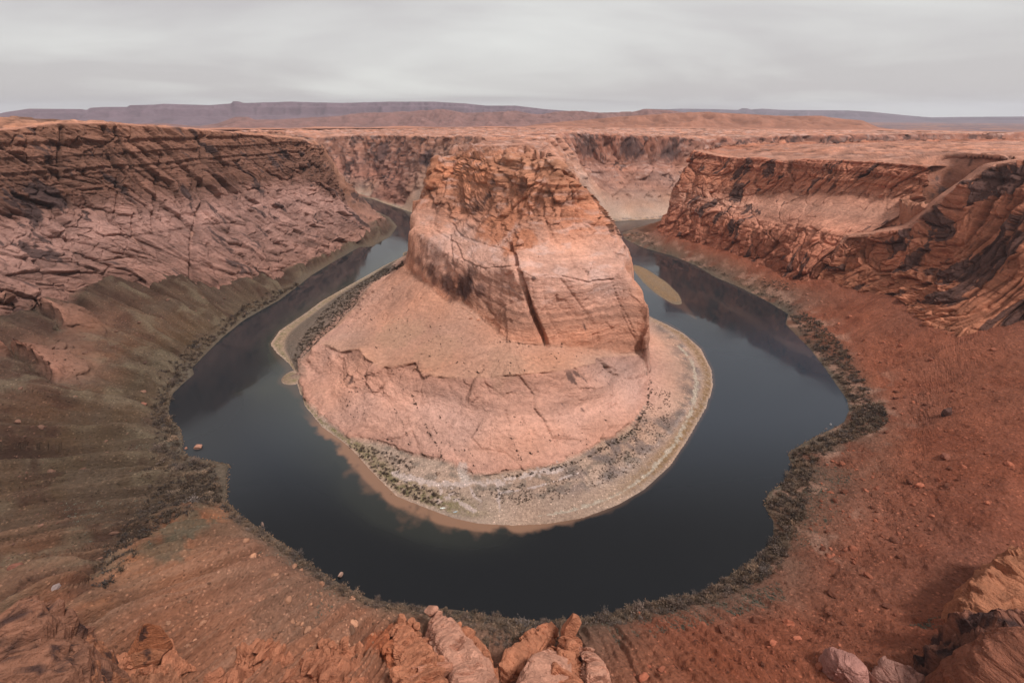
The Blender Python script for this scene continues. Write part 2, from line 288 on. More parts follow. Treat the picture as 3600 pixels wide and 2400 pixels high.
BRt = chain([(1380, 440), (1440, 425), (1500, 432), (1540, 435)], SHBR, 0.62); line(BRt, (176, 126, 104), rock=0.7, inner=1, var=0.15, blk=0.6)
line(arc(2900, 236, -1.2, 1.2), C_PLAT, rock=0.8, inner=1)
line(arc(2840, 235, -1.2, -0.64), C_PLAT, rock=0.8)
line([(700, 1250, 236), (900, 1150, 238), (1000, 900, 246), (1100, 600, 262)], C_PLAT, rock=0.9)
line([(900, 1300, 236), (1400, 1250, 240), (1700, 900, 250)], C_PLAT, rock=0.9)
line([(-200, 2150, 236), (300, 2100, 238), (900, 2150, 238)], C_PLAT, rock=0.9, inner=1)

# ------------------------------------------------------------------ membrane through the lines, on a (bearing, log range) grid
R0, R1, AMAX, DA = 42.0, 3250.0, 1.22, 0.0030
NA = int(2 * AMAX / DA) + 1; NR_ = int(math.log(R1 / R0) / DA) + 1
NA -= NA % 32; NR_ -= NR_ % 32
NCH = 8
val = np.zeros((NCH, NR_, NA), np.float32); msk = np.zeros((NR_, NA), bool)
for p, a in LINES:
    d = dens(p, 3.0)
    # resample finely in grid space
    th = np.arctan2(d[:, 0], d[:, 1]); rho = np.log(np.maximum(np.hypot(d[:, 0], d[:, 1]), R0) / R0)
    u = (th + AMAX) / DA; v = rho / DA
    for k in range(len(d) - 1):
        n = int(max(abs(u[k + 1] - u[k]), abs(v[k + 1] - v[k])) * 1.5) + 1
        if n > 3000: continue
        t = np.arange(n) / n
        ii = np.rint(u[k] + (u[k + 1] - u[k]) * t).astype(int); jj = np.rint(v[k] + (v[k + 1] - v[k]) * t).astype(int)
        ok = (ii >= 0) & (ii < NA) & (jj >= 0) & (jj < NR_)
        ii = ii[ok]; jj = jj[ok]
        val[0, jj, ii] = (d[k, 2] + (d[k + 1, 2] - d[k, 2]) * t)[ok]
        for c in range(7): val[c + 1, jj, ii] = a[c]
        msk[jj, ii] = True
def solve(val, msk, depth):
    if depth > 0:
        n = msk.astype(np.float32); H2, W2 = msk.shape[0] // 2, msk.shape[1] // 2
        s = (val * n).reshape(NCH, H2, 2, W2, 2).sum((2, 4)); c = n.reshape(H2, 2, W2, 2).sum((1, 3))
        f = solve(s / np.maximum(c, 1), c > 0, depth - 1)
        f = np.repeat(np.repeat(f, 2, 1), 2, 2)
        it = 22 if depth > 3 else 60
    else:
        f = np.broadcast_to(val[:, msk].mean(1)[:, None, None], val.shape).copy(); it = 400
    f = np.where(msk, val, f).astype(np.float32)
    def work(c):
        g = f[c]
        for _ in range(it):
            q = np.pad(g, 1, mode='edge')
            g = np.where(msk, val[c], 0.25 * (q[:-2, 1:-1] + q[2:, 1:-1] + q[1:-1, :-2] + q[1:-1, 2:]))
        f[c] = g
    list(POOL.map(work, range(NCH)))
    return f
FLD = solve(val, msk, 5)
FLD[0] = 0.25 * (np.roll(FLD[0], 1, 0) + np.roll(FLD[0], -1, 0)) + 0.5 * FLD[0]
FLD[:, 0] = FLD[:, 1]; FLD[:, -1] = FLD[:, -2]
FLD[0, 0] = FLD[0, 1]; FLD[0, -1] = FLD[0, -2]
print('membrane', time.time() - T0, FLD.shape)
def fsample(c, th, rho):
    u = np.clip((th + AMAX) / DA, 0, NA - 1.001); v = np.clip(rho / DA, 0, NR_ - 1.001)
    i = u.astype(int); j = v.astype(int); a = (u - i).astype(np.float32); b = (v - j).astype(np.float32)
    F = FLD[c]
    return (F[j, i] * (1 - a) + F[j, i + 1] * a) * (1 - b) + (F[j + 1, i] * (1 - a) + F[j + 1, i + 1] * a) * b
def ground0(x, y, c=0):
    x = np.asarray(x, float); y = np.asarray(y, float)
    return fsample(c, np.arctan2(x, y), np.log(np.hypot(x, y) / R0))
def on_ground(px, py):
    """place where the ray of a photo pixel meets the land"""
    d = ray(px, py); h = math.hypot(d[0], d[1]); R = np.exp(np.linspace(math.log(95), math.log(2900), 4000))
    X = d[0] / h * R; Y = d[1] / h * R; Z = CAMH + d[2] / h * R
    k = np.where(Z < np.maximum(ground0(X, Y), 0))[0]
    k = k[0] if len(k) else 3999
    return np.array([X[k], Y[k], max(float(ground0(X[k:k + 1], Y[k:k + 1])[0]), 0.0)])

# ------------------------------------------------------------------ land mesh: bearing columns, points spread along each profile
COLS, ROWS = 1000, 880
thc = np.linspace(-1.16, 1.16, COLS); M = 2600
rho_s = np.linspace(0, math.log(2920.0 / R0), M); r_s = R0 * np.exp(rho_s)
TH, RH = np.meshgrid(thc, rho_s, indexing='ij')
Z = fsample(0, TH, RH)
elev = np.arctan2(Z - CAMH, r_s[None, :])
dr = np.gradient(r_s)[None, :]; dz = np.gradient(Z, axis=1)
wgt = np.abs(np.gradient(elev, axis=1)) + 0.28 * np.sqrt(dr ** 2 + dz ** 2) / r_s[None, :] + 2e-5
wgt *= np.where(r_s < 100, 0.25, 1.0)[None, :]
for _ in range(22):
    q = np.pad(wgt, ((2, 2), (0, 0)), mode='edge'); wgt = (q[:-4] + q[1:-3] + q[2:-2] + q[3:-1] + q[4:]) / 5
cw = np.cumsum(wgt, 1); cw = (cw - cw[:, :1]) / (cw[:, -1:] - cw[:, :1])
tgt = np.linspace(0, 1, ROWS)
rho = np.stack([np.interp(tgt, cw[i], rho_s) for i in range(COLS)])
th = np.repeat(thc[:, None], ROWS, 1)
Rm = R0 * np.exp(rho); X = Rm * np.sin(th); Y = Rm * np.cos(th)
ch = [fsample(c, th, rho) for c in range(NCH)]
Z = ch[0].astype(np.float64)
def normals(X, Y, Z):
    P = np.stack([X, Y, Z], -1); a = np.gradient(P, axis=0); b = np.gradient(P, axis=1)
    n = np.cross(a, b); n /= np.maximum(np.linalg.norm(n, axis=-1, keepdims=True), 1e-9)
    n *= np.sign(n[..., 2:3] + 1e-9); return n
N = normals(X, Y, Z)
Ns = N.copy()
for ax, k in ((0, 5), (1, 5)):
    for _ in range(k): Ns = 0.25 * (np.roll(Ns, 1, ax) + np.roll(Ns, -1, ax)) + 0.5 * Ns
Ns /= np.linalg.norm(Ns, axis=-1, keepdims=True)
x = X.ravel(); y = Y.ravel(); z = Z.ravel()
rock, inner, var, blk = [c.ravel() for c in ch[1:5]]
rock = sst(0.15, 0.6, rock); steep = np.sqrt(np.clip(1 - Ns[..., 2].ravel() ** 2, 0, 1))
alb = np.stack([c.ravel() for c in ch[5:8]], -1).astype(np.float64)
land = sst(0.3, 5.0, z)
dist = np.sqrt(x * x + y * y)
isbut = inner > 0.5
print('sampled', time.time() - T0)

wx = fbm(x / 90, y / 90, z / 90, 3, 11) * 14; wz = fbm(x / 70, y / 70, z / 50, 3, 12) * 9
rs = rock * sst(0.12, 0.5, steep)
disp = fbm(x / 52, y / 52, z / 90, 3, 21) * 8.0 * rs * (0.25 + 0.75 * blk)
# joint-bounded slabs at three sizes, each a tilted facet; they lean like the jointing of the walls
rw = sst(200, 330, x)
lean = 0.40 - 1.2 * rw; st_ = 1 + 0.8 * rw
sx = x + lean * z + wx * 0.5; sy = y - 0.2 * z + wx * 0.5; sz = z + wz * 0.4
f1, f2, cid, tl = worley(sx / 42, sy / 42, sz / (95 * st_), 31)
disp += ((cid - 0.5) * 13 + tl * 17 - sst(0.085, 0.0, f2 - f1) * 5) * rs * blk
f1, f2, cid2, tl = worley((sx - 0.2 * z) / 17, (sy + 0.2 * z) / 17, sz / (34 * st_), 32)
disp += ((cid2 - 0.5) * 5.0 + tl * 7.5 - sst(0.15, 0.0, f2 - f1) * 2.6) * rs * blk
f1, f2, cid3, tl = worley((x + 0.2 * z) / 8.5, (y - 0.2 * z) / 8.5, sz / 9, 33)
disp += ((cid3 - 0.5) * 2.0 + tl * 2.4) * (1 - 0.75 * rw) * rs * (0.05 + 0.95 * blk)
# bedding: stepped ledges, strongest in the cap beds
zz = z + 0.03 * x - 0.02 * y + wz * 0.10
b1 = layers(zz / 9.0 + 100, 1, 0.08); b2 = layers(zz / 3.6 + 300, 2, 0.12)
topb = sst(170, 232, z)
disp += ((b1 - 0.5) * 4.5 + (b2 - 0.5) * 2.6) * rs * (0.05 + 0.16 * blk + 1.0 * topb * (0.25 + 0.6 * blk)) * (1 - 0.6 * rw * (1 - topb))
# slickrock: swells and cross-bed ribs
disp += fbm(x / 40, y / 40, z / 30, 3, 43) * 4.5 * rock * (1 - blk) * sst(0.1, 0.4, steep)
xb = fbm(x / 26, y / 26, zz / 3.5, 3, 41); disp += xb * 0.9 * rock * (1 - 0.6 * blk) * (1 - 0.75 * rw)
# plateau: low ledges
flat = rock * (1 - sst(0.1, 0.5, steep))
hz = fbm(x / 130, y / 130, 0 * z, 5, 61) * 15 + z * 0.6
pl = layers(hz / 2.0 + 500, 5, 0.12)
disp += ((pl - 0.5) * 4.0 + fbm(x / 90, y / 90, 0 * z, 3, 62) * 4.0) * flat * sst(195, 225, z) * sst(600, 1300, dist)
# talus: lobes, rills and stony roughness
tal = (1 - rock) * sst(1.5, 14, z) * np.where(isbut, 0.15, 1.0)
ang = np.arctan2(x, y - 470)                                   # runs along the bend
rill = 1 - np.abs(fbm(ang * 30 + wx * 0.02, z / 110, 0 * z, 3, 71)) * 1.6
rill2 = fbm(ang * 9 + wx * 0.01, z / 120, 0 * z, 2, 72)
lf = 1 + 1.3 * sst(0, -220, x) - 0.6 * sst(40, 200, x)
rdg = (1 - np.abs(rill2) * 2.2)
disp += ((rill - 0.6) * 4.2 * lf + (rdg - 0.45) * 7.0 * lf + fbm(x / 18, y / 18, z / 18, 4, 73) * 1.8) * tal
f1, f2, cst, _ = worley(x / 5.5, y / 5.5, z / 5.5, 35)
disp += sst(0.34, 0.1, f1) * np.clip(cst - 0.45, 0, 1) * 3.2 * tal * sst(-0.25, 0.3, fbm(x / 45, y / 45, z / 45, 3, 76))
disp += fbm(x / 3.5, y / 3.5, z / 3.5, 2, 77) * 0.7 * tal
low = (1 - rock) * sst(0.25, 1.5, z)
disp += fbm(x / 7, y / 7, 0 * z, 3, 75) * 0.28 * low

# long joints and gullies traced in the photograph (depth and half width in metres)
CR = [([(1166, 560), (1180, 590), (1186, 620), (1196, 660), (1215, 705), (1238, 755), (1256, 794)], 17, 5.5), ([(1177, 612), (1217, 634), (1284, 633), (1351, 648), (1408, 646)], 4, 2.2), ([(1067, 600), (1111, 618), (1180, 612)], 3, 2.0),
      ([(1030, 540), (1034, 590), (1050, 640), (1060, 690)], 5, 3), ([(940, 500), (1000, 530), (1045, 560), (1062, 600)], 3, 2.2), ([(1060, 545), (1120, 562), (1170, 575)], 2.5, 2), ([(1270, 520), (1310, 580), (1330, 640)], 2.2, 1.6), ([(1340, 530), (1375, 580), (1395, 640)], 2.2, 1.6),
      ([(1060, 420), (1075, 450), (1090, 484)], 5, 2.2), ([(1095, 420), (1092, 480)], 5, 2.0), ([(1185, 410), (1180, 450), (1184, 492)], 4, 2.5), ([(1230, 410), (1215, 450), (1212, 494)], 4, 2), ([(1290, 410), (1270, 450), (1275, 497)], 4, 2), ([(1330, 430), (1300, 465), (1290, 500)], 3.5, 2),
      ([(1410, 645), (1430, 700), (1455, 760), (1480, 790)], 3, 2), ([(1000, 470), (1040, 520), (1060, 545)], 2.5, 2),
      ([(237, 293), (255, 350), (273, 406), (268, 430)], 9, 4), ([(260, 296), (290, 350), (302, 396)], 9, 3.5), ([(463, 309), (467, 380), (467, 429), (453, 516), (446, 580), (443, 643)], 10, 4.5), ([(367, 356), (362, 420), (360, 463), (353, 530)], 6, 3.5), ([(517, 429), (545, 475), (567, 513), (600, 570), (633, 623)], 9, 5), ([(140, 296), (138, 340), (138, 396), (150, 440), (162, 475)], 8, 3.5),
      ([(157, 513), (165, 560), (178, 600), (205, 650)], 6, 3.5), ([(80, 600), (120, 640), (175, 690)], 8, 4), ([(597, 383), (600, 430), (602, 479)], 6, 3.5), ([(545, 320), (580, 370), (600, 400)], 6, 3.5), ([(0, 340), (60, 370), (110, 410), (120, 420)], 5, 3), ([(60, 312), (64, 360), (75, 380)], 4, 2.5), ([(310, 490), (320, 550), (345, 592)], 5, 3), ([(640, 330), (690, 400), (700, 440)], 6, 4), ([(300, 545), (380, 535), (450, 520), (540, 510)], 3, 3),
      ([(680, 420), (720, 470), (770, 520)], 5, 3.5), ([(600, 520), (650, 600)], 4, 3), ([(480, 560), (500, 640)], 3.5, 3),
      ([(1660, 420), (1650, 480), (1660, 535)], 5, 4), ([(1800, 400), (1795, 450), (1815, 475)], 6, 4), ([(1900, 560), (1930, 600), (1945, 640)], 5, 4), ([(1960, 640), (2050, 560), (2120, 500)], 11, 7), ([(1920, 655), (1975, 590), (2040, 550)], 8, 5), ([(2000, 665), (2090, 600), (2180, 520), (2250, 430)], 9, 6), ([(2050, 680), (2150, 590), (2250, 480), (2300, 410)], 11, 7), ([(2130, 700), (2190, 610), (2230, 560), (2330, 430)], 12, 7), ([(2180, 720), (2230, 640), (2300, 540), (2352, 470)], 10, 6), ([(2250, 740), (2300, 650), (2352, 580)], 9, 6), ([(2230, 540), (2290, 555), (2352, 570)], 5, 4), ([(1990, 560), (2060, 640)], 3, 3), ([(2080, 610), (2160, 570), (2240, 490)], 4, 3),
      ([(860, 340), (855, 400), (850, 440)], 8, 6), ([(960, 360), (950, 420)], 8, 6), ([(905, 330), (900, 380)], 6, 5), ([(1480, 330), (1500, 380)], 8, 6), ([(1400, 330), (1420, 370)], 7, 6), ([(1350, 330), (1345, 370)], 6, 5), ([(1545, 330), (1555, 380)], 7, 6)]
CR = [(p_, d_ * (1.35 if p_[0][0] < 760 and p_[0][1] < 700 else 1.0), w_ * (1.15 if p_[0][0] < 760 else 1.0)) for p_, d_, w_ in CR]
for pix, dep, wid in CR:
    pts = dens([on_ground(*p) for p in pix], 2.0)
    lo = pts.min(0) - 4 * wid; hi = pts.max(0) + 4 * wid
    ii = np.where((x > lo[0]) & (x < hi[0]) & (y > lo[1]) & (y < hi[1]) & (z > lo[2] - 20) & (z < hi[2] + 20))[0]
    if len(ii) == 0 or len(ii) > 400000: continue
    jx = wx[ii] * 0.12
    best = np.full(len(ii), 1e9)
    for a in range(0, len(pts), 40):
        q = pts[a:a + 40]
        best = np.minimum(best, ((x[ii, None] + jx[:, None] - q[None, :, 0]) ** 2 + (y[ii, None] - q[None, :, 1]) ** 2 + (z[ii, None] - q[None, :, 2]) ** 2).min(1))
    disp[ii] -= dep * sst(wid, 0.15 * wid, np.sqrt(best)) * rock[ii] * sst(0.2, 0.5, steep[ii])
inset = rs * sst(340, 390, np.abs(x)) * (inner < 0.5) * sst(1330, 1290, y) * sst(160, 260, y)      # the side walls are built below as surfaces of their own
tt_ = np.arctan2(TL[:, 0], TL[:, 1]); ot_ = np.argsort(tt_); inset = inset * np.where(x < 0, dist > np.interp(np.arctan2(x, y), tt_[ot_], np.hypot(TL[:, 0], TL[:, 1])[ot_]) - 3, 1)
disp = disp * (1 - inset) - 15 * inset
disp *= land * np.clip(dist / 140, 0.15, 1) 
disp = np.where(dist < 60, disp * 0.2, disp)
dn = Ns.reshape(-1, 3).copy()
hor = rock * sst(0.3, 0.6, steep)                              # cliffs move in and out, so that rims and beds stay level
dh = dn * np.array([1, 1, 0.0]); dh /= np.linalg.norm(dh, axis=1)[:, None] + 1e-6
dn = dn * (1 - hor[:, None]) + dh * hor[:, None]
x2 = x + dn[:, 0] * disp; y2 = y + dn[:, 1] * disp; z2 = z + dn[:, 2] * disp
z2 = np.where(z > 0.6, np.maximum(z2, 0.35), z2)
print('displaced', time.time() - T0)

# ---- colour of the ground itself
tone = fbm(x / 60, y / 60, z / 40, 4, 81); fine = fbm(x / 5, y / 5, z / 5, 3, 82)
band = layers(zz / 4.2 + 900, 7, 0.5) - 0.5 + isbut * (layers((z + 0.05 * x + wz * 0.5 + xb * 1.5) / 1.6 + 400, 12, 0.6) - 0.5) * 0.9; band2 = layers((z + wz * 0.2 + 0.03 * x) / 16 + 40, 8, 0.4) - 0.5
plm = flat * sst(200, 228, z); k = 1 + 0.20 * tone + 0.10 * fine + plm * (0.55 * fbm(x / 32, y / 32, 0 * z, 4, 84) - 0.35 * sst(0.12, 0.0, np.abs(fbm(x / 75, y / 75, 0 * z, 4, 85))) + 0.5 * (pl - 0.5)) + rock * ((0.16 + 0.16 * isbut) * band + 0.22 * band2) * (0.4 + 0.6 * steep)
alb = alb * k[:, None]
hue = fbm(x / 110, y / 110, z / 70, 3, 83)
alb *= np.stack([1 + 0.10 * hue, 1 - 0.02 * hue, 1 - 0.12 * hue], -1)
def mixc(m, c, sc=1.0):
    global alb
    m = np.clip(m, 0, 1)[:, None]; alb = alb * (1 - m) + (lin(c) * TINT)[None, :] * sc * m
# desert varnish: dark mineral coat in patches and hanging streaks
vp = fbm((x + (0.5 - 1.35 * rw) * z) / (46 - 22 * rw), y / (46 - 22 * rw), z / (55 + 60 * rw), 4, 91) + 0.35 * (cid - 0.5)
st = fbm(x / 7, y / 7, z / 120, 3, 92)
vm = sst(0.10, 0.30, vp + 0.5 * st + 0.25 * (cid2 - 0.5) - 0.62 + var * 1.15) * rock * sst(0.35, 0.7, steep)
fac = 1 + ((cid - 0.5) * 0.30 + (cid2 - 0.5) * 0.34 + (cid3 - 0.5) * 0.26 * blk * (1 - 0.6 * rw)) * rock * blk * sst(0.15, 0.45, steep); alb *= fac[:, None]
mixc(vm * 0.8, (72, 54, 50))
# pale joints and bleached beds on the slickrock of the butte
bl = sst(0.15, 0.5, fbm(x / 30, y / 30, zz / 6, 4, 95)) * rock * np.where(isbut, 1, 0.35) * (1 - 0.5 * steep) * sst(90, 110, z)
mixc(bl * 0.55, (228, 184, 164))
# talus: gravel tone and grass-green dust on the left
leftm = np.where(y < 285, sst(-205, -250, x), sst(-60, -240, x)) * (1 - inner) * (1 - rock) * sst(1, 8, z)
gr = sst(0.0, 0.45, fbm(x / 42, y / 42, z / 42, 4, 96) + 0.25 * rill2 + 0.1)
mixc(leftm * gr * 0.55 * sst(90, 40, z), (112, 94, 78))
mixc(leftm * sst(0.1, 0.5, fbm(x / 30, y / 30, z / 30, 4, 97)) * 0.6, (86, 60, 50))
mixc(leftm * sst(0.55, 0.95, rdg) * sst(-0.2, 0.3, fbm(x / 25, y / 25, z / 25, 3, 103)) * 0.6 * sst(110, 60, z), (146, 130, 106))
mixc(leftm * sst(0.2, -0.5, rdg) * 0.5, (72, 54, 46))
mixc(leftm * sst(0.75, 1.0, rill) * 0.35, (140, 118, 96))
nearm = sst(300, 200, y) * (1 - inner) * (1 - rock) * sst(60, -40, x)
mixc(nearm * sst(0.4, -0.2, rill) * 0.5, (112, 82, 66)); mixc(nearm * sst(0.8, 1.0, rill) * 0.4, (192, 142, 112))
rt = sst(60, 240, x) * (1 - inner) * (1 - rock)
mixc(rt * sst(0.05, 0.5, fbm(x / 50, y / 50, z / 50, 4, 98)) * 0.5, (140, 74, 50))
mixc(rt * sst(0.15, 0.5, fbm(x / 24, y / 24, z / 24, 4, 99)) * sst(30, 8, z) * 0.7, (186, 138, 112))
# banks: olive grass fringe on the inner shore, mud on the outer one
inb = inner * (1 - rock) * sst(1.9, 0.7, z) * sst(0.05, 0.4, z)
mixc(inb * np.clip(0.75 + fine, 0, 1) * sst(40, 160, x + 0 * y), (156, 120, 84))
mixc(inb * sst(0, 60, -x) * np.clip(0.6 + fine, 0, 1), (140, 122, 84))
pb = inner * (1 - rock) * sst(1.2, 2.2, z) * sst(6, 4.5, z)
mixc(pb * sst(0.0, 0.35, fbm(x / 12, y / 12, 0 * z, 4, 101)) * 0.65, (128, 112, 96))
mixc(pb * sst(-20, 100, x) * sst(-0.15, 0.3, fbm(x / 22, y / 22, 0 * z, 4, 102)) * 0.8, (128, 108, 98))
mixc(pb * sst(2.4, 1.7, z) * sst(20, 110, x) * np.clip(0.4 + fine * 1.5, 0, 1) * 0.5, (196, 176, 164))
mixc(inner * sst(-120, -180, x) * sst(1.0, 1.8, z) * sst(9, 5, z) * sst(480, 520, y) * sst(1200, 1000, y) * 0.85, (104, 90, 76))
mixc(sst(0.45, 0.1, z) * (1 - inner) * 0.7, (92, 76, 60))
# spots traced in the photograph: place, radii (m), colour, strength
SPOT = [((1140, 520), 34, (200, 126, 90), 0.9), ((1200, 545), 26, (198, 124, 88), 0.9), ((1170, 575), 18, (198, 124, 88), 0.8), ((1068, 1098), 8, (214, 190, 172), 0.7), ((1062, 1078), 8, (214, 190, 172), 0.6),
        ((900, 770), 40, (190, 142, 112), 0.7), ((1160, 840), 26, (190, 142, 114), 0.6), ((1000, 800), 30, (192, 142, 112), 0.6),
        ((1700, 430), 46, (76, 58, 54), 0.9), ((1720, 490), 44, (76, 58, 54), 0.9), ((1690, 520), 30, (76, 58, 54), 0.8), ((1770, 400), 22, (78, 58, 54), 0.8), ((1745, 385), 16, (200, 160, 140), 0.6),
        ((2180, 620), 34, (76, 58, 54), 0.95), ((2230, 640), 36, (76, 58, 54), 0.9), ((2160, 680), 26, (76, 58, 54), 0.9), ((2320, 530), 30, (76, 58, 54), 0.95), ((2350, 700), 30, (76, 58, 54), 0.9), ((2150, 520), 24, (80, 60, 56), 0.8), ((2240, 430), 28, (70, 52, 48), 0.85), ((2310, 420), 30, (66, 50, 48), 0.85),
        ((2230, 500), 26, (196, 118, 82), 0.7), ((2100, 640), 30, (200, 126, 92), 0.6), ((1070, 660), 18, (84, 58, 52), 0.9), ((1025, 650), 14, (96, 66, 58), 0.8), ((985, 620), 12, (110, 76, 64), 0.7), ((960, 600), 10, (116, 80, 66), 0.6), ((1080, 630), 10, (90, 62, 54), 0.7), ((1100, 665), 10, (88, 60, 54), 0.7), ((1000, 640), 12, (120, 80, 66), 0.6), ((1040, 680), 10, (104, 70, 58), 0.7), ((1200, 430), 12, (88, 62, 54), 0.7), ((1260, 445), 8, (96, 68, 56), 0.6),
        ((560, 540), 26, (150, 92, 70), 0.7), ((600, 590), 26, (196, 118, 88), 0.6), ((720, 470), 40, (206, 158, 136), 0.7), ((680, 520), 36, (200, 150, 128), 0.6), ((760, 430), 30, (204, 156, 136), 0.7), ((400, 540), 30, (206, 164, 144), 0.6), ((470, 515), 22, (210, 170, 150), 0.6),
        ((90, 380), 36, (176, 112, 78), 0.6), ((60, 470), 50, (92, 66, 54), 0.7), ((200, 330), 40, (116, 78, 62), 0.6), ((230, 440), 40, (140, 108, 94), 0.6), ((90, 420), 22, (70, 52, 46), 0.8),
        ((880, 350), 50, (70, 54, 54), 0.7), ((980, 360), 40, (64, 50, 52), 0.8), ((1450, 345), 50, (74, 56, 54), 0.8), ((1350, 340), 40, (78, 60, 56), 0.7), ((1540, 350), 36, (84, 64, 60), 0.7),
        ((880, 1480), 13, (190, 104, 66), 0.8), ((640, 1400), 26, (140, 106, 84), 0.5), ((420, 1230), 26, (120, 112, 92), 0.8), ((380, 1280), 18, (114, 106, 86), 0.7)]
for (px_, py_), rad, c, s in SPOT:
    g = on_ground(px_, py_)
    ii = np.where((np.abs(x - g[0]) < 2 * rad) & (np.abs(y - g[1]) < 2.2 * rad) & (np.abs(z - g[2]) < 2 * rad))[0]
    if len(ii) == 0: continue
    d = np.sqrt((x[ii] - g[0]) ** 2 + ((y[ii] - g[1]) * 0.8) ** 2 + (z[ii] - g[2]) ** 2) / rad
    nz = vp[ii] * 0.6 + st[ii] * 0.14 * steep[ii] + fine[ii] * 0.25
    m = (sst(1.0, 0.55, d + nz) * s)[:, None]
    alb[ii] = alb[ii] * (1 - m) + (lin(c) * TINT)[None] * m
for pix, wid_, c in (([(905, 1088), (940, 1098), (970, 1107), (1038, 1113), (1090, 1110), (1139, 1106), (1200, 1095), (1290, 1075)], 4.0, (220, 190, 172)), ([(1013, 1116), (1012, 1142), (1002, 1161)], 1.6, (216, 184, 164)), ([(1012, 1142), (1032, 1141), (1041, 1131)], 1.2, (216, 184, 164)), ([(1032, 1141), (1060, 1155), (1090, 1172)], 2.5, (214, 184, 166)), ([(1142, 1112), (1146, 1132), (1147, 1173)], 1.2, (216, 186, 168)), ([(1080, 1120), (1090, 1140), (1105, 1150)], 1.0, (214, 184, 166)), ([(1146, 1132), (1200, 1125), (1260, 1110), (1330, 1085)], 1.2, (212, 184, 168)), ([(1230, 1190), (1330, 1170), (1420, 1138), (1490, 1090), (1550, 1020), (1590, 940), (1600, 880), (1590, 830), (1560, 795)], 2.2, (204, 180, 154))):
    pts = dens([on_ground(*p) for p in pix], 1.0); lo = pts.min(0) - 12; hi = pts.max(0) + 12
    ii = np.where((x > lo[0]) & (x < hi[0]) & (y > lo[1]) & (y < hi[1]) & (z < 9) & (z > 0.5))[0]
    d = np.sqrt(np.min([((x[ii] - q[0]) ** 2 + (y[ii] - q[1]) ** 2) for q in pts], axis=0)) + fine[ii] * wid_ * 1.4
    m = (sst(wid_, wid_ * 0.5, d) * 0.85)[:, None]; alb[ii] = alb[ii] * (1 - m) + (lin(c) * TINT)[None] * m
alb *= 1 - leftm[:, None] * np.array([[0.17, 0.25, 0.31]])
alb = np.clip(alb, 0.008, 0.8)
print('coloured', time.time() - T0)

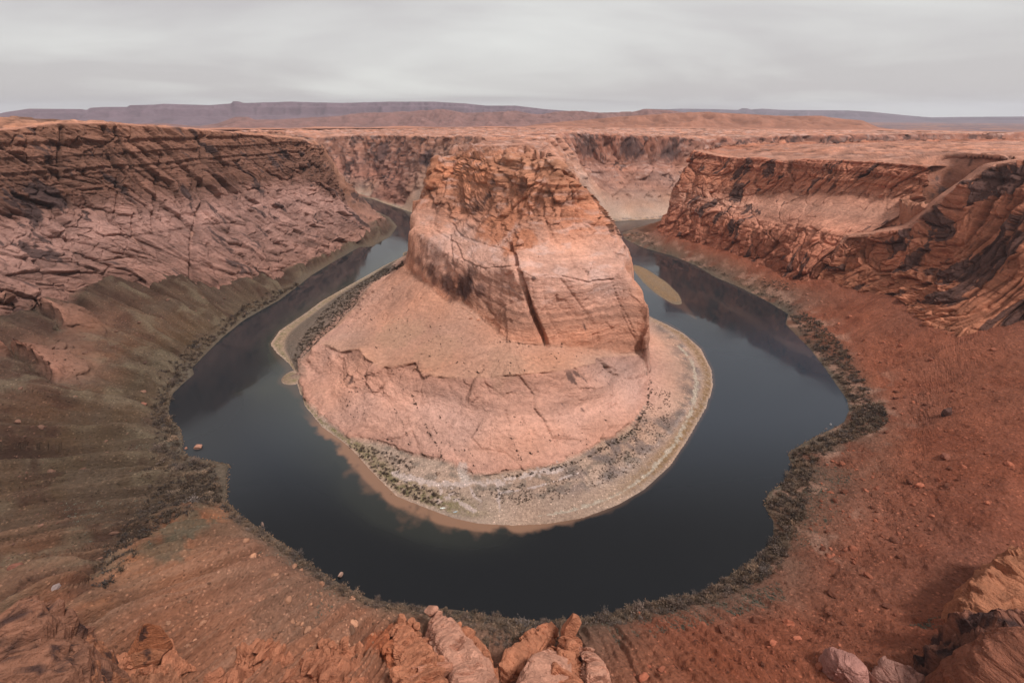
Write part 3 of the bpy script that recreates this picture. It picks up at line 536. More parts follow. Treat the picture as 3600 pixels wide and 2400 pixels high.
# ------------------------------------------------------------------ materials
def new_mat(name):
    m = bpy.data.materials.new(name); m.use_nodes = True; t = m.node_tree
    b = t.nodes['Principled BSDF']; b.inputs['Specular IOR Level'].default_value = 0.15; b.inputs['Roughness'].default_value = 0.92
    return m, t, b
def earth(name, k=1.0, s1=0.30, s2=1.6, bump=0.6, contrast=0.5, stones=0.0):
    """rock and soil: colour attribute of the ground, mottled and pitted at a finer grain than the mesh"""
    m, t, b = new_mat(name)
    at = nn(t, 'ShaderNodeVertexColor', layer_name='tint'); co = nn(t, 'ShaderNodeTexCoord')
    n1 = nn(t, 'ShaderNodeTexNoise'); n1.inputs['Scale'].default_value = s1; n1.inputs['Detail'].default_value = 6; n1.inputs['Roughness'].default_value = 0.68
    n2 = nn(t, 'ShaderNodeTexNoise'); n2.inputs['Scale'].default_value = s2; n2.inputs['Detail'].default_value = 3
    mp = nn(t, 'ShaderNodeMapping'); mp.inputs['Scale'].default_value = (1, 1, 2.4)
    t.links.new(co.outputs['Object'], mp.inputs[0]); t.links.new(mp.outputs[0], n1.inputs['Vector']); t.links.new(co.outputs['Object'], n2.inputs['Vector'])
    mr = nn(t, 'ShaderNodeMapRange'); mr.inputs['From Min'].default_value = 0.28; mr.inputs['From Max'].default_value = 0.72
    mr.inputs['To Min'].default_value = k * (1 - contrast * 0.5); mr.inputs['To Max'].default_value = k * (1 + contrast * 0.5)
    t.links.new(n1.outputs['Fac'], mr.inputs['Value'])
    ml = nn(t, 'ShaderNodeVectorMath', operation='SCALE'); t.links.new(at.outputs['Color'], ml.inputs[0]); t.links.new(mr.outputs[0], ml.inputs['Scale'])
    if stones:                                 # gravel: single stones lighter or darker than the soil
        vo = nn(t, 'ShaderNodeTexVoronoi', feature='F1'); vo.inputs['Scale'].default_value = stones; t.links.new(co.outputs['Object'], vo.inputs['Vector'])
        sp = nn(t, 'ShaderNodeSeparateColor'); t.links.new(vo.outputs['Color'], sp.inputs[0])
        m1 = nn(t, 'ShaderNodeMath', operation='GREATER_THAN'); t.links.new(sp.outputs['Red'], m1.inputs[0]); m1.inputs[1].default_value = 0.55
        m2 = nn(t, 'ShaderNodeMath', operation='LESS_THAN'); t.links.new(vo.outputs['Distance'], m2.inputs[0]); m2.inputs[1].default_value = 0.38
        m3 = nn(t, 'ShaderNodeMath', operation='MULTIPLY'); t.links.new(m1.outputs[0], m3.inputs[0]); t.links.new(m2.outputs[0], m3.inputs[1])
        k1 = nn(t, 'ShaderNodeMapRange'); k1.inputs['To Min'].default_value = 0.5; k1.inputs['To Max'].default_value = 1.75; t.links.new(sp.outputs['Green'], k1.inputs['Value'])
        k2 = nn(t, 'ShaderNodeMix', data_type='FLOAT'); k2.inputs['A'].default_value = 1.0; t.links.new(m3.outputs[0], k2.inputs['Factor']); t.links.new(k1.outputs[0], k2.inputs['B'])
        m4 = nn(t, 'ShaderNodeVectorMath', operation='SCALE'); t.links.new(ml.outputs[0], m4.inputs[0]); t.links.new(k2.outputs['Result'], m4.inputs['Scale']); ml = m4
    t.links.new(ml.outputs[0], b.inputs['Base Color'])
    ad = nn(t, 'ShaderNodeMath', operation='MULTIPLY_ADD'); ad.inputs[1].default_value = 0.35
    t.links.new(n2.outputs['Fac'], ad.inputs[0]); t.links.new(n1.outputs['Fac'], ad.inputs[2])
    bp = nn(t, 'ShaderNodeBump'); bp.inputs['Strength'].default_value = bump; bp.inputs['Distance'].default_value = 3.0
    t.links.new(ad.outputs[0], bp.inputs['Height']); t.links.new(bp.outputs[0], b.inputs['Normal'])
    return m
M_ROCK = earth('sandstone', 0.95, 0.22, 1.1, 1.0, 0.5)
M_TAL = earth('talus_soil', 0.88, 0.4, 1.8, 0.9, 0.7, 0.5)
M_FAR = earth('far_desert', 0.9, 0.01, 0.06, 0.35, 0.5)

def mesh_obj(name, V, F, mat, parent=None, cols=None, smooth=True, kind=None):
    V = np.asarray(V, np.float32); F = np.asarray(F, np.int32)
    me = bpy.data.meshes.new(name); nv, nf, k = len(V), len(F), F.shape[1]
    me.vertices.add(nv); me.loops.add(nf * k); me.polygons.add(nf)
    me.vertices.foreach_set('co', V.ravel()); me.loops.foreach_set('vertex_index', F.ravel())
    me.polygons.foreach_set('loop_start', np.arange(0, nf * k, k, dtype=np.int32))
    me.polygons.foreach_set('use_smooth', np.full(nf, smooth))
    if cols is not None:
        a = me.color_attributes.new('tint', 'FLOAT_COLOR', 'POINT')
        c4 = np.ones((nv, 4), np.float32); c4[:, :3] = cols; a.data.foreach_set('color', c4.ravel())
    me.update(calc_edges=True)
    if mat: me.materials.append(mat)
    o = bpy.data.objects.new(name, me); COL.objects.link(o)
    if parent: o.parent = parent
    if kind: o['kind'] = kind
    return o
def tag(o, label, cat, group=None):
    o['label'] = label; o['category'] = cat
    if group: o['group'] = group
    return o

# ------------------------------------------------------------------ split the land into its named pieces
idx = np.arange(COLS * ROWS).reshape(COLS, ROWS)
quads = np.stack([idx[:-1, :-1], idx[1:, :-1], idx[1:, 1:], idx[:-1, 1:]], -1).reshape(-1, 4)[:, ::-1]
V = np.stack([x2, y2, z2], -1)
keep = z[quads].max(1) > -1.2; quads = quads[keep]
fr = rock[quads].mean(1); fi = inner[quads].mean(1); fy = y[quads].mean(1); fx = x[quads].mean(1)
reg = np.where(fi > 0.5, np.where(fy > 1120, 1, np.where(fr < 0.5, np.where(z[quads].mean(1) < 12, 2, 0), 0)), np.where(fr < 0.5, 3, np.where(fx < 0, 4, 5)))
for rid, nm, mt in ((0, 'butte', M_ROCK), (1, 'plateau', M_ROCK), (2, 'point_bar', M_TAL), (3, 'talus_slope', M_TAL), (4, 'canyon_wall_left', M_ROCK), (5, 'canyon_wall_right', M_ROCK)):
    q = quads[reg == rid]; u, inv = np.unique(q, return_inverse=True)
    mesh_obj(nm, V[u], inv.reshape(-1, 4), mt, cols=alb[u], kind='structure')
print('land built', time.time() - T0, len(quads))

# lookups on the finished ground
Zg = z2.reshape(COLS, ROWS); Rs = rho
def column(a): return min(max(int(round((a + 1.16) / 2.32 * (COLS - 1))), 0), COLS - 1)
def ground(px_, py_):
    i = column(math.atan2(px_, py_)); r = math.hypot(px_, py_); j = min(max(int(np.searchsorted(Rs[i], math.log(r / R0))), 1), ROWS - 1)
    return float(max(min(Zg[i, j], Zg[i, j - 1]), 0.0))
def at_h(px, py, h):
    """where the ray of a photo pixel comes down to h metres above the land"""
    d = ray(px, py); q = math.hypot(d[0], d[1]); R = np.exp(np.linspace(math.log(70), math.log(2800), 5000)); i = column(math.atan2(d[0], d[1]))
    g = np.maximum(np.interp(np.log(R / R0), Rs[i], Zg[i]), 0) + h; Z_ = CAMH + d[2] / q * R; k = np.where(Z_ < g)[0]; k = k[0] if len(k) else 4999
    return np.array([d[0] / q * R[k], d[1] / q * R[k], g[k]])
def on_ground(px, py): return at_h(px, py, 0.0)


# ------------------------------------------------------------------ right walls, swept along their own length
def loft(rows, nu, nvs, back=45.0):
    R_ = []
    for r_ in rows:
        r_ = np.asarray(r_, float); t = np.linspace(0, 1, len(r_)); u = np.linspace(0, 1, nu)
        q = np.stack([np.interp(u, t, r_[:, i]) for i in range(3)], -1)
        for _ in range(int(nu * 0.25)): q[1:-1] = 0.25 * q[:-2] + 0.5 * q[1:-1] + 0.25 * q[2:]
        R_.append(q)
    out_ = R_[0] - R_[-1]; out_[:, 2] = 0; out_ /= np.linalg.norm(out_, axis=1)[:, None]          # towards the river
    for _ in range(60): out_[1:-1] = 0.25 * out_[:-2] + 0.5 * out_[1:-1] + 0.25 * out_[2:]
    foot = R_[0] + out_ * 10 - np.array([0, 0, 16.0]); top1 = R_[-1] - out_ * 14 + np.array([0, 0, 2.5]); top2 = R_[-1] - out_ * back + np.array([0, 0, 0.5]); top3 = R_[-1] - out_ * (back + 14) - np.array([0, 0, 9.0])
    S_ = [foot] + R_ + [top1, top2, top3]; nv_ = [12] + list(nvs) + [14, 16, 6]; P_ = []
    for k_ in range(len(S_) - 1):
        for w_ in np.arange(nv_[k_]) / nv_[k_]: P_.append(S_[k_] * (1 - w_) + S_[k_ + 1] * w_)
    P_.append(S_[-1]); P_ = np.stack(P_, 1)
    for _ in range(6): P_[:, 1:-1] = 0.25 * P_[:, :-2] + 0.5 * P_[:, 1:-1] + 0.25 * P_[:, 2:]
    du = np.gradient(P_, axis=0); dv = np.gradient(P_, axis=1); n = np.cross(du, dv); n /= np.linalg.norm(n, axis=-1, keepdims=True) + 1e-9
    if (n[:, n.shape[1] // 2] * out_).sum() < 0: n = -n
    s_ = np.cumsum(np.linalg.norm(du, axis=-1), 0); h_ = np.cumsum(np.linalg.norm(dv, axis=-1), 1)
    return P_, n, s_, h_, sum(nv_[:1 + len(nvs)])
def wall_piece(name, rows, cols_, nu, nvs, ribs, var, seed, marks, bench=None, cracks=()):
    P_, n, s_, h_, ktop = loft(rows, nu, nvs); shp = s_.shape; NV = shp[1]
    x_, y_, z_ = [P_[..., i].ravel() for i in range(3)]; s1, h1 = s_.ravel(), h_.ravel(); o_ = 0 * s1
    face = np.repeat(np.clip(np.minimum(np.arange(NV) / 12.0, (ktop + 10 - np.arange(NV)) / 10.0), 0, 1)[None], shp[0], 0).ravel()
    w1 = fbm(s1 / 60, h1 / 60, o_, 3, seed) * 16
    q = s1 - ribs * h1 + w1; hh = h1 + 0.3 * w1                      # q is constant along a leaning rib
    rg = 1 - np.abs(fbm(q / 46, hh / 190, o_, 3, seed + 1)) * 1.7; rg2 = 1 - np.abs(fbm(q / 15, hh / 85, o_, 3, seed + 2)) * 1.7
    f1, f2, c1, t1 = worley(q / 30, hh / 58, o_, seed + 3); g1, g2, c2, t2 = worley(q / 11, hh / 19, o_, seed + 4); k1, k2, c3, t3 = worley(q / 5, hh / 6, o_, seed + 5)
    zz_ = z_ + 0.03 * x_ + fbm(s1 / 80, h1 / 80, o_, 2, seed + 6) * 3
    d_ = (rg - 0.5) * 12 * ribs + (rg2 - 0.5) * 3.2 + (c1 - 0.5) * 8 + t1 * 11 - sst(0.09, 0, f2 - f1) * 5 + (c2 - 0.5) * 2.6 + t2 * 3.2 - sst(0.14, 0, g2 - g1) * 1.8 + (c3 - 0.5) * 0.8 + t3 * 0.8
    cap = sst(175, 225, z_)
    d_ += ((layers(zz_ / 9 + 100, 1, 0.08) - 0.5) * 5 + (layers(zz_ / 3.6 + 300, 2, 0.12) - 0.5) * 2.6) * (0.25 + 0.75 * cap) * (1.4 - 0.8 * min(ribs, 1))
    pf = y_ * CP - (z_ - CAMH) * SP; pxx = 1176 + FPX * x_ / pf; pyy = 784 - FPX * (y_ * SP + (z_ - CAMH) * CP) / pf
    for pix, dep, wid in cracks:                                    # long joints traced in the photograph, cut into the wall in its own measure
        kk_ = [int(np.argmin((pxx - a_) ** 2 + (pyy - b_) ** 2 + 1e6 * (face < 0.3))) for a_, b_ in pix]; ln = dens(np.stack([s1[kk_], h1[kk_], h1[kk_] * 0], -1), 2.0)
        jj = np.where((s1 > ln[:, 0].min() - 12) & (s1 < ln[:, 0].max() + 12) & (h1 > ln[:, 1].min() - 12) & (h1 < ln[:, 1].max() + 12))[0]; best = np.full(len(jj), 1e9); js = s1[jj] + w1[jj] * 0.15
        for a_ in range(0, len(ln), 40): best = np.minimum(best, ((js[:, None] - ln[None, a_:a_ + 40, 0]) ** 2 + (h1[jj, None] - ln[None, a_:a_ + 40, 1]) ** 2).min(1))
        d_[jj] -= dep * sst(wid, 0.15 * wid, np.sqrt(best))
    if bench:                                                       # smooth sloping shelf between two steps of the wall
        bm_ = np.repeat((sst(bench[0], bench[0] + 12, np.arange(NV)) * sst(bench[1], bench[1] - 12, np.arange(NV)))[None], shp[0], 0).ravel() * sst(0.25, 0.5, s1 / s1.max()); d_ = d_ * (1 - 0.72 * bm_)
    d_ = d_ * face + fbm(x_ / 30, y_ / 30, o_, 4, seed + 7) * 1.6 * (1 - face)
    V_ = P_.reshape(-1, 3) + n.reshape(-1, 3) * d_[:, None] * np.array([[1, 1, 0.35]])
    vv = np.clip((np.arange(NV) - 12) / (ktop - 12), 0, 1); cc = np.array([lin(c) * TINT for c in cols_]); cv = np.stack([np.interp(vv, np.linspace(0, 1, len(cc)), cc[:, i]) for i in range(3)], -1)
    C_ = np.repeat(cv[None], shp[0], 0).reshape(-1, 3)
    topm = np.repeat(sst(ktop - 2, ktop + 6, np.arange(NV))[None], shp[0], 0).ravel()[:, None]; C_ = C_ * (1 - topm) + (lin(C_PLAT) * TINT)[None] * topm
    tone_ = 1 + 0.22 * fbm(x_ / 40, y_ / 40, z_ / 25, 4, seed + 8) + ((c1 - 0.5) * 0.3 + (c2 - 0.5) * 0.3 + (c3 - 0.5) * 0.15) * face + 0.25 * (layers(zz_ / 4.2 + 900, 7, 0.4) - 0.5) + 0.1 * fbm(x_ / 5, y_ / 5, z_ / 5, 2, seed + 9)
    C_ = C_ * tone_[:, None]
    vn = fbm(q / 24, hh / 80, o_, 4, seed + 10) + 0.4 * (c1 - 0.5) + 0.35 * (c2 - 0.5) + 0.3 * fbm(s1 / 6, h1 / 90, o_, 3, seed + 11)
    bias = np.full(len(x_), var)
    for (mx_, my_), rad, st2 in marks:                              # where the coat is thick or missing: places found from the photograph, then metres on the wall
        k_ = np.argmin((pxx - mx_) ** 2 + (pyy - my_) ** 2); dd = np.sqrt((s1 - s1[k_]) ** 2 + (h1 - h1[k_]) ** 2) / rad; bias += st2 * sst(1.15, 0.35, dd)
    vm_ = (sst(0.10, 0.26, vn - 0.62 + bias) * face * 0.84)[:, None]; C_ = C_ * (1 - vm_) + (lin((74, 56, 52)) * TINT)[None] * vm_
    i0 = np.arange(len(x_)).reshape(shp); F_ = np.stack([i0[:-1, :-1], i0[1:, :-1], i0[1:, 1:], i0[:-1, 1:]], -1).reshape(-1, 4)
    nrm0 = np.cross(V_[F_[:, 1]] - V_[F_[:, 0]], V_[F_[:, 3]] - V_[F_[:, 0]]); 
    if (nrm0 * n.reshape(-1, 3)[F_[:, 0]]).sum() < 0: F_ = F_[:, ::-1]
    mesh_obj(name, V_, F_, M_ROCK, cols=np.clip(C_, 0.01, 0.8), kind='structure')
wB = chain([(1880, 640), (1930, 655), (1990, 668), (2060, 682), (2120, 735), (2190, 768), (2290, 752), (2352, 730), (2500, 740)], SHO_R, 0.5)
wM = chain([(1890, 622), (1925, 600), (1985, 606), (2060, 612), (2125, 620), (2195, 620), (2275, 600), (2345, 585), (2500, 580)], dens(wB), 1.15); wMd = dens(wM)
wT = chain([(1900, 604), (1940, 545), (2000, 542), (2085, 528), (2160, 462), (2220, 422), (2280, 384), (2352, 372), (2500, 365)], wMd, 1.7)
wall_piece('buttress_wall', [wB, wM, wT], [(196, 124, 90), (188, 116, 84), (176, 108, 80)], 560, [110, 120], 0.5, 0.47, 601,
           [((2180, 620), 40, 0.5), ((2235, 645), 44, 0.5), ((2160, 685), 26, 0.4), ((2325, 530), 38, 0.5), ((2345, 700), 34, 0.45), ((2150, 515), 26, 0.35), ((2245, 430), 40, 0.4), ((2315, 415), 40, 0.4), ((2100, 560), 30, 0.25), ((2240, 500), 26, -0.5), ((2000, 620), 50, -0.35), ((2260, 720), 40, -0.4), ((2310, 470), 22, -0.4), ((2080, 650), 40, -0.2)])
pB = chain([(1507, 528), (1580, 555), (1640, 570), (1700, 590), (1760, 615), (1810, 640), (1850, 647), (1880, 640), (1905, 622)], SHO_R, 0.5); pBd = dens(pB)
p1 = chain([(1530, 480, 1285), (1600, 482, 1230), (1660, 492), (1700, 502), (1760, 520), (1830, 514), (1880, 530), (1930, 540), (1985, 541)], pBd, 1.6); p1d = dens(p1)
p2 = chain([(1545, 440, 1305), (1600, 438, 1265), (1660, 446), (1710, 449), (1770, 446), (1830, 442), (1920, 446), (2020, 452), (2125, 462)], p1d, 0.75); p2d = dens(p2)
pT = chain([(1592, 347, 1330), (1640, 357, 1310), (1700, 366, 1285), (1740, 362, 1262), (1800, 372), (1850, 367), (1930, 369), (2030, 375), (2128, 384)], p2d, 2.2)
wall_piece('promontory_wall', [pB, p1, p2, pT], [(180, 110, 82), (194, 122, 92), (206, 146, 118), (196, 124, 92), (184, 114, 86)], 620, [85, 75, 95], 0.12, 0.30, 631,
           [((1700, 400), 34, 0.5), ((1690, 450), 40, 0.55), ((1720, 490), 44, 0.6), ((1690, 530), 34, 0.45), ((1770, 395), 26, 0.4), ((1640, 390), 20, 0.3), ((1880, 400), 22, 0.35), ((1990, 410), 28, 0.35), ((1920, 420), 20, 0.3), ((1560, 520), 30, 0.2), ((1940, 490), 90, -0.6), ((2100, 420), 40, -0.4), ((1850, 480), 40, -0.5), ((1800, 560), 30, -0.2)], bench=(97, 176))
lB = chain([(845, 520), (720, 600), (620, 632), (520, 645), (450, 646), (300, 632), (213, 656), (110, 692), (0, 722), (-150, 700)], SHO_L, 0.46); lBd = dens(lB)
lM = chain([(800, 470), (700, 425), (620, 433), (540, 446), (450, 460), (300, 476), (200, 490), (100, 500), (0, 508), (-150, 520)], lBd, 1.2); lMd = dens(lM)
lT = chain([(738, 336), (690, 322), (620, 313), (540, 307), (450, 299), (320, 290), (220, 284), (120, 287), (0, 300), (-200, 310)], lMd, 2.2)
wall_piece('cliff_wall', [lB, lM, lT], [(160, 114, 95), (164, 120, 103), (170, 125, 108), (128, 87, 69), (132, 90, 71), (148, 100, 77)], 640, [120, 130], 0.35, 0.31, 661,
           [((60, 470), 60, 0.4), ((90, 420), 30, 0.4), ((200, 340), 50, 0.25), ((60, 560), 50, 0.2), ((250, 420), 40, 0.2), ((480, 350), 30, 0.35), ((640, 350), 40, 0.3), ((560, 540), 24, 0.35), ((720, 470), 50, -0.6), ((400, 540), 60, -0.5), ((650, 560), 50, -0.4), ((300, 560), 60, -0.4), ((90, 350), 40, -0.2), ((520, 400), 24, -0.3)],
           cracks=[c_ for c_ in CR if c_[0][0][0] < 760 and c_[0][0][1] < 700])
print('side walls', time.time() - T0)

# ------------------------------------------------------------------ river
ra = np.linspace(-1.1, 1.1, 560); rr_ = np.linspace(0, math.log(2900 / 150.0), 620)
TA, RB = np.meshgrid(ra, rr_, indexing='ij'); RW = 150 * np.exp(RB)
zb = fsample(0, TA, np.log(RW / R0)); wxx = RW * np.sin(TA); wyy = RW * np.cos(TA)
wid = np.arange(560 * 620).reshape(560, 620)
wq = np.stack([wid[:-1, :-1], wid[:-1, 1:], wid[1:, 1:], wid[1:, :-1]], -1).reshape(-1, 4)
wq = wq[zb.ravel()[wq].min(1) < 0.9]
xf, yf = wxx.ravel(), wyy.ravel(); dep = np.maximum(-zb.ravel(), 0)
innw = fsample(2, TA, np.log(RW / R0)).ravel()
shoal = fbm(xf / 20, yf / 20, 0 * xf, 5, 131)
bed = sst(0.38, 0.78, np.exp(-dep / 0.9) - np.clip(shoal, -0.6, 0.6) * 0.55) * sst(0.52, 0.72, innw) * np.clip(sst(110, -20, xf) * sst(430, 380, yf) + 0.2 * sst(0.5, 0.1, dep), 0, 1) * sst(1000, 700, yf)
green = np.exp(-dep / 2.6) * (1 - bed) * sst(0.5, 0.66, innw) * sst(40, -60, xf)
dim = sst(430, 250, yf)  # sky reflection painted into the base colour: slate farther out, near-black close by
wc = lin((47, 53, 61))[None] * (1 - dim[:, None]) + lin((14, 16, 19))[None] * dim[:, None]
wl = np.maximum(sst(-200, -330, xf), sst(560, 720, yf) * sst(250, 330, xf))[:, None]; wc = wc * (1 - wl) + lin((40, 42, 45))[None] * wl  # dark cliff reflections painted into the base colour, left and far right
wc = wc * (1 - green[:, None] * 0.4) + lin((80, 82, 70))[None] * green[:, None] * 0.4
wc = wc * (1 - 0.8 * bed[:, None]) + lin((142, 106, 84))[None] * bed[:, None] * 0.8
u, inv = np.unique(wq, return_inverse=True)
m, t, b = new_mat('river_water'); b.inputs['Specular IOR Level'].default_value = 0.5; b.inputs['IOR'].default_value = 1.38
at = nn(t, 'ShaderNodeVertexColor', layer_name='tint'); t.links.new(at.outputs[0], b.inputs['Base Color'])
co = nn(t, 'ShaderNodeTexCoord'); nb = nn(t, 'ShaderNodeTexNoise'); nb.inputs['Scale'].default_value = 0.25; nb.inputs['Detail'].default_value = 4
nz = nn(t, 'ShaderNodeTexNoise'); nz.inputs['Scale'].default_value = 0.012; nz.inputs['Detail'].default_value = 4; nz.inputs['Distortion'].default_value = 1.2
mr = nn(t, 'ShaderNodeMapRange'); mr.inputs['From Min'].default_value = 0.42; mr.inputs['From Max'].default_value = 0.7; mr.inputs['To Min'].default_value = 0.02; mr.inputs['To Max'].default_value = 0.16
t.links.new(co.outputs['Object'], nb.inputs['Vector']); t.links.new(co.outputs['Object'], nz.inputs['Vector']); t.links.new(nz.outputs['Fac'], mr.inputs['Value'])
bp = nn(t, 'ShaderNodeBump'); bp.inputs['Distance'].default_value = 0.35; t.links.new(mr.outputs[0], bp.inputs['Strength']); t.links.new(nb.outputs['Fac'], bp.inputs['Height']); t.links.new(bp.outputs[0], b.inputs['Normal'])
mr2 = nn(t, 'ShaderNodeMapRange'); mr2.inputs['From Min'].default_value = 0.35; mr2.inputs['From Max'].default_value = 0.75; mr2.inputs['To Min'].default_value = 0.05; mr2.inputs['To Max'].default_value = 0.17
t.links.new(nz.outputs['Fac'], mr2.inputs['Value']); t.links.new(mr2.outputs[0], b.inputs['Roughness'])
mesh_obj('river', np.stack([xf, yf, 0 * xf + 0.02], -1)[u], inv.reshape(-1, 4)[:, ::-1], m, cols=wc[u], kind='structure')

# ------------------------------------------------------------------ far desert, hills and mesas out to the horizon
def skyl(pix, D):
    P = []
    for p in pix:
        d = ray(*p); P.append((math.atan2(d[0], d[1]), CAMH + D * d[2] / math.hypot(d[0], d[1])))
    P = np.array(P); return P[:, 0], P[:, 1]
HILL_R = [(1150, 300), (1240, 285), (1330, 276), (1430, 267), (1500, 262), (1568, 258), (1621, 256), (1700, 260), (1801, 266), (1861, 265), (1888, 265), (1918, 271), (1981, 276), (2018, 293), (2060, 300)]
HILL_M = [(150, 300), (213, 281), (255, 279), (300, 284), (383, 284), (450, 291), (500, 283), (540, 268), (567, 268), (583, 274), (633, 274), (700, 270), (784, 266), (827, 258), (900, 257), (960, 254), (1017, 249), (1067, 258), (1120, 257), (1184, 253), (1234, 263), (1284, 255), (1334, 253), (1367, 258), (1451, 256), (1484, 249), (1540, 252), (1600, 262), (1700, 285)]
MESA = [(-400, 268), (0, 261), (12, 258), (67, 250), (187, 251), (200, 253), (207, 248), (240, 246), (293, 246), (297, 242), (350, 241), (377, 239), (483, 242), (531, 238), (535, 233), (547, 233), (560, 237), (667, 234), (784, 237), (894, 234), (997, 234), (1067, 238), (1117, 243), (1184, 243), (1251, 251), (1317, 256), (1400, 268), (1500, 290)]
FARR = [(1300, 275), (1450, 260), (1480, 250), (1530, 251), (1570, 250), (1640, 251), (1695, 253), (1704, 249), (1716, 249), (1724, 252), (1750, 250), (1800, 253), (1950, 254), (2000, 257), (2100, 267), (2140, 270), (2200, 269), (2352, 268), (2700, 268)]
FA = np.linspace(-1.16, 1.16, 1100)
rl = np.concatenate([np.linspace(2860, 3600, 60), np.linspace(3620, 4700, 70), np.linspace(4750, 6500, 50), np.linspace(6530, 8300, 90), np.linspace(8350, 12300, 30), np.linspace(12330, 14600, 100), np.linspace(14700, 19500, 15), np.linspace(19600, 22500, 40), np.geomspace(22700, 32000, 12)])
A2, R2 = np.meshgrid(FA, rl, indexing='ij'); fa, fr2 = A2.ravel(), R2.ravel()
fx_, fy_ = fr2 * np.sin(fa), fr2 * np.cos(fa); o0 = 0 * fa
base = np.where(fr2 < 9000, 236 - (fr2 - 2900) * 0.0225, 99.0)
zf = base + fbm(fx_ / 500, fy_ / 500, o0, 5, 201) * 16 * sst(2900, 3300, fr2)
zf += (layers(fbm(fx_ / 900, fy_ / 500, o0, 4, 202) * 8 + 50, 9, 0.2) - 0.5) * 5 * sst(2900, 3300, fr2)
fc = np.repeat(lin((178, 122, 100))[None], len(fa), 0)
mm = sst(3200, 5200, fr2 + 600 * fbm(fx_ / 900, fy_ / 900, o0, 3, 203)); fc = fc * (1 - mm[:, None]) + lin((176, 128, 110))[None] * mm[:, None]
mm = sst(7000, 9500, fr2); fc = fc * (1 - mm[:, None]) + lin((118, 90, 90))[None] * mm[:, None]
def ridge(pix, D, r_in, r_face, col, noise, cliff):
    global zf, fc
    t_, h_ = skyl(pix, D); top = np.interp(fa, t_, h_, left=-500, right=-500)
    nzv = fbm(fx_ / (D * 0.03), fy_ / (D * 0.05), o0, 4, int(D) % 97)
    rr2 = fr2 + nzv * noise * D
    t = np.clip((rr2 - r_in) / (r_face - r_in), 0, 1)
    if cliff: pr = 0.42 * sst(0, 0.7, t) + 0.38 * sst(0.68, 0.78, t) + 0.20 * sst(0.86, 0.94, t)
    else: pr = t * t * (3 - 2 * t) * 0.85 + 0.15 * layers(t * 7 + nzv * 2, 4, 0.3)
    zz_ = base + (top + nzv * 0.0006 * D * (pr < 0.98) - base) * pr
    zz_ = np.where(fr2 > r_face * 1.02, np.maximum(zz_ - (fr2 - r_face * 1.02) * 0.02, base), zz_)
    m = (zz_ > zf + 0.5) & (t > 0)
    zf = np.where(m, zz_, zf); fc[m] = lin(col)[None] * (1 + 0.25 * nzv[m])[:, None] * 0.8
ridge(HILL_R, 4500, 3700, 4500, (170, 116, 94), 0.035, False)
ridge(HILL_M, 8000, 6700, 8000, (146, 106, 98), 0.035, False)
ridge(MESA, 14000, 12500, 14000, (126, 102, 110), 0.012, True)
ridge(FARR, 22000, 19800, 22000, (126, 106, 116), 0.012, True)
fid = np.arange(len(fa)).reshape(A2.shape)
fq = np.stack([fid[:-1, :-1], fid[1:, :-1], fid[1:, 1:], fid[:-1, 1:]], -1).reshape(-1, 4)[:, ::-1]
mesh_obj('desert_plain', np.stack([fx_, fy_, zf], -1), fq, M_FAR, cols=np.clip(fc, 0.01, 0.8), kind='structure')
print('far', time.time() - T0)
# ------------------------------------------------------------------ the rim under the view point
raz = np.linspace(-1.16, 1.16, 160); rrad = [0.6, 2.5, 7, 14, 22, 32, 43.5]; rzz = [298.3, 292, 276, 252, 226, 190, 0]
RV = []
for a in raz:
    for r_, z_ in zip(rrad, rzz):
        z_ = z_ if z_ else ground0(43.5 * math.sin(a), 43.5 * math.cos(a)) + 1.0
        RV.append((r_ * math.sin(a), r_ * math.cos(a), z_))
RV = np.array(RV, float); nz = fbm(RV[:, 0] / 6, RV[:, 1] / 6, RV[:, 2] / 6, 3, 301)[:, None] * np.array([[1.2, 1.2, 0.6]]); nz[np.hypot(RV[:, 0], RV[:, 1]) < 5] = 0
RV += nz; n_ = len(rrad); i0 = np.arange(160 * n_).reshape(160, n_)
RF = np.stack([i0[:-1, :-1], i0[:-1, 1:], i0[1:, 1:], i0[1:, :-1]], -1).reshape(-1, 4)
mesh_obj('overlook_cliff', RV, RF[:, ::-1], M_ROCK, cols=np.repeat((lin(C_PLAT) * TINT)[None], len(RV), 0), kind='structure')
ba = np.linspace(1.16, 2 * math.pi - 1.16, 90); br = np.geomspace(0.6, 2500, 40)
BA, BRr = np.meshgrid(ba, br, indexing='ij'); bx, by = (BRr * np.sin(BA)).ravel(), (BRr * np.cos(BA)).ravel()
bz = 298.3 + fbm(bx / 40, by / 40, 0 * bx, 4, 302) * 2.0 * np.clip(np.hypot(bx, by) / 60, 0, 1)
# the rim keeps clear of the canyon at both sides of the bend
side = sst(1.9, 1.16, np.minimum(BA, 2 * math.pi - BA).ravel()); bz = bz - side * sst(20, 120, np.hypot(bx, by)) * 0
i0 = np.arange(90 * 40).reshape(90, 40); BF_ = np.stack([i0[:-1, :-1], i0[:-1, 1:], i0[1:, 1:], i0[1:, :-1]], -1).reshape(-1, 4)
BF_ = BF_[np.abs(np.minimum(BA, 2 * math.pi - BA).ravel()[BF_].mean(1)) > 1.75]
u, inv = np.unique(BF_, return_inverse=True)
mesh_obj('overlook_plateau', np.stack([bx, by, bz], -1)[u], inv.reshape(-1, 4)[:, ::-1], M_ROCK, cols=np.repeat((lin(C_PLAT) * TINT)[None], len(u), 0), kind='structure')

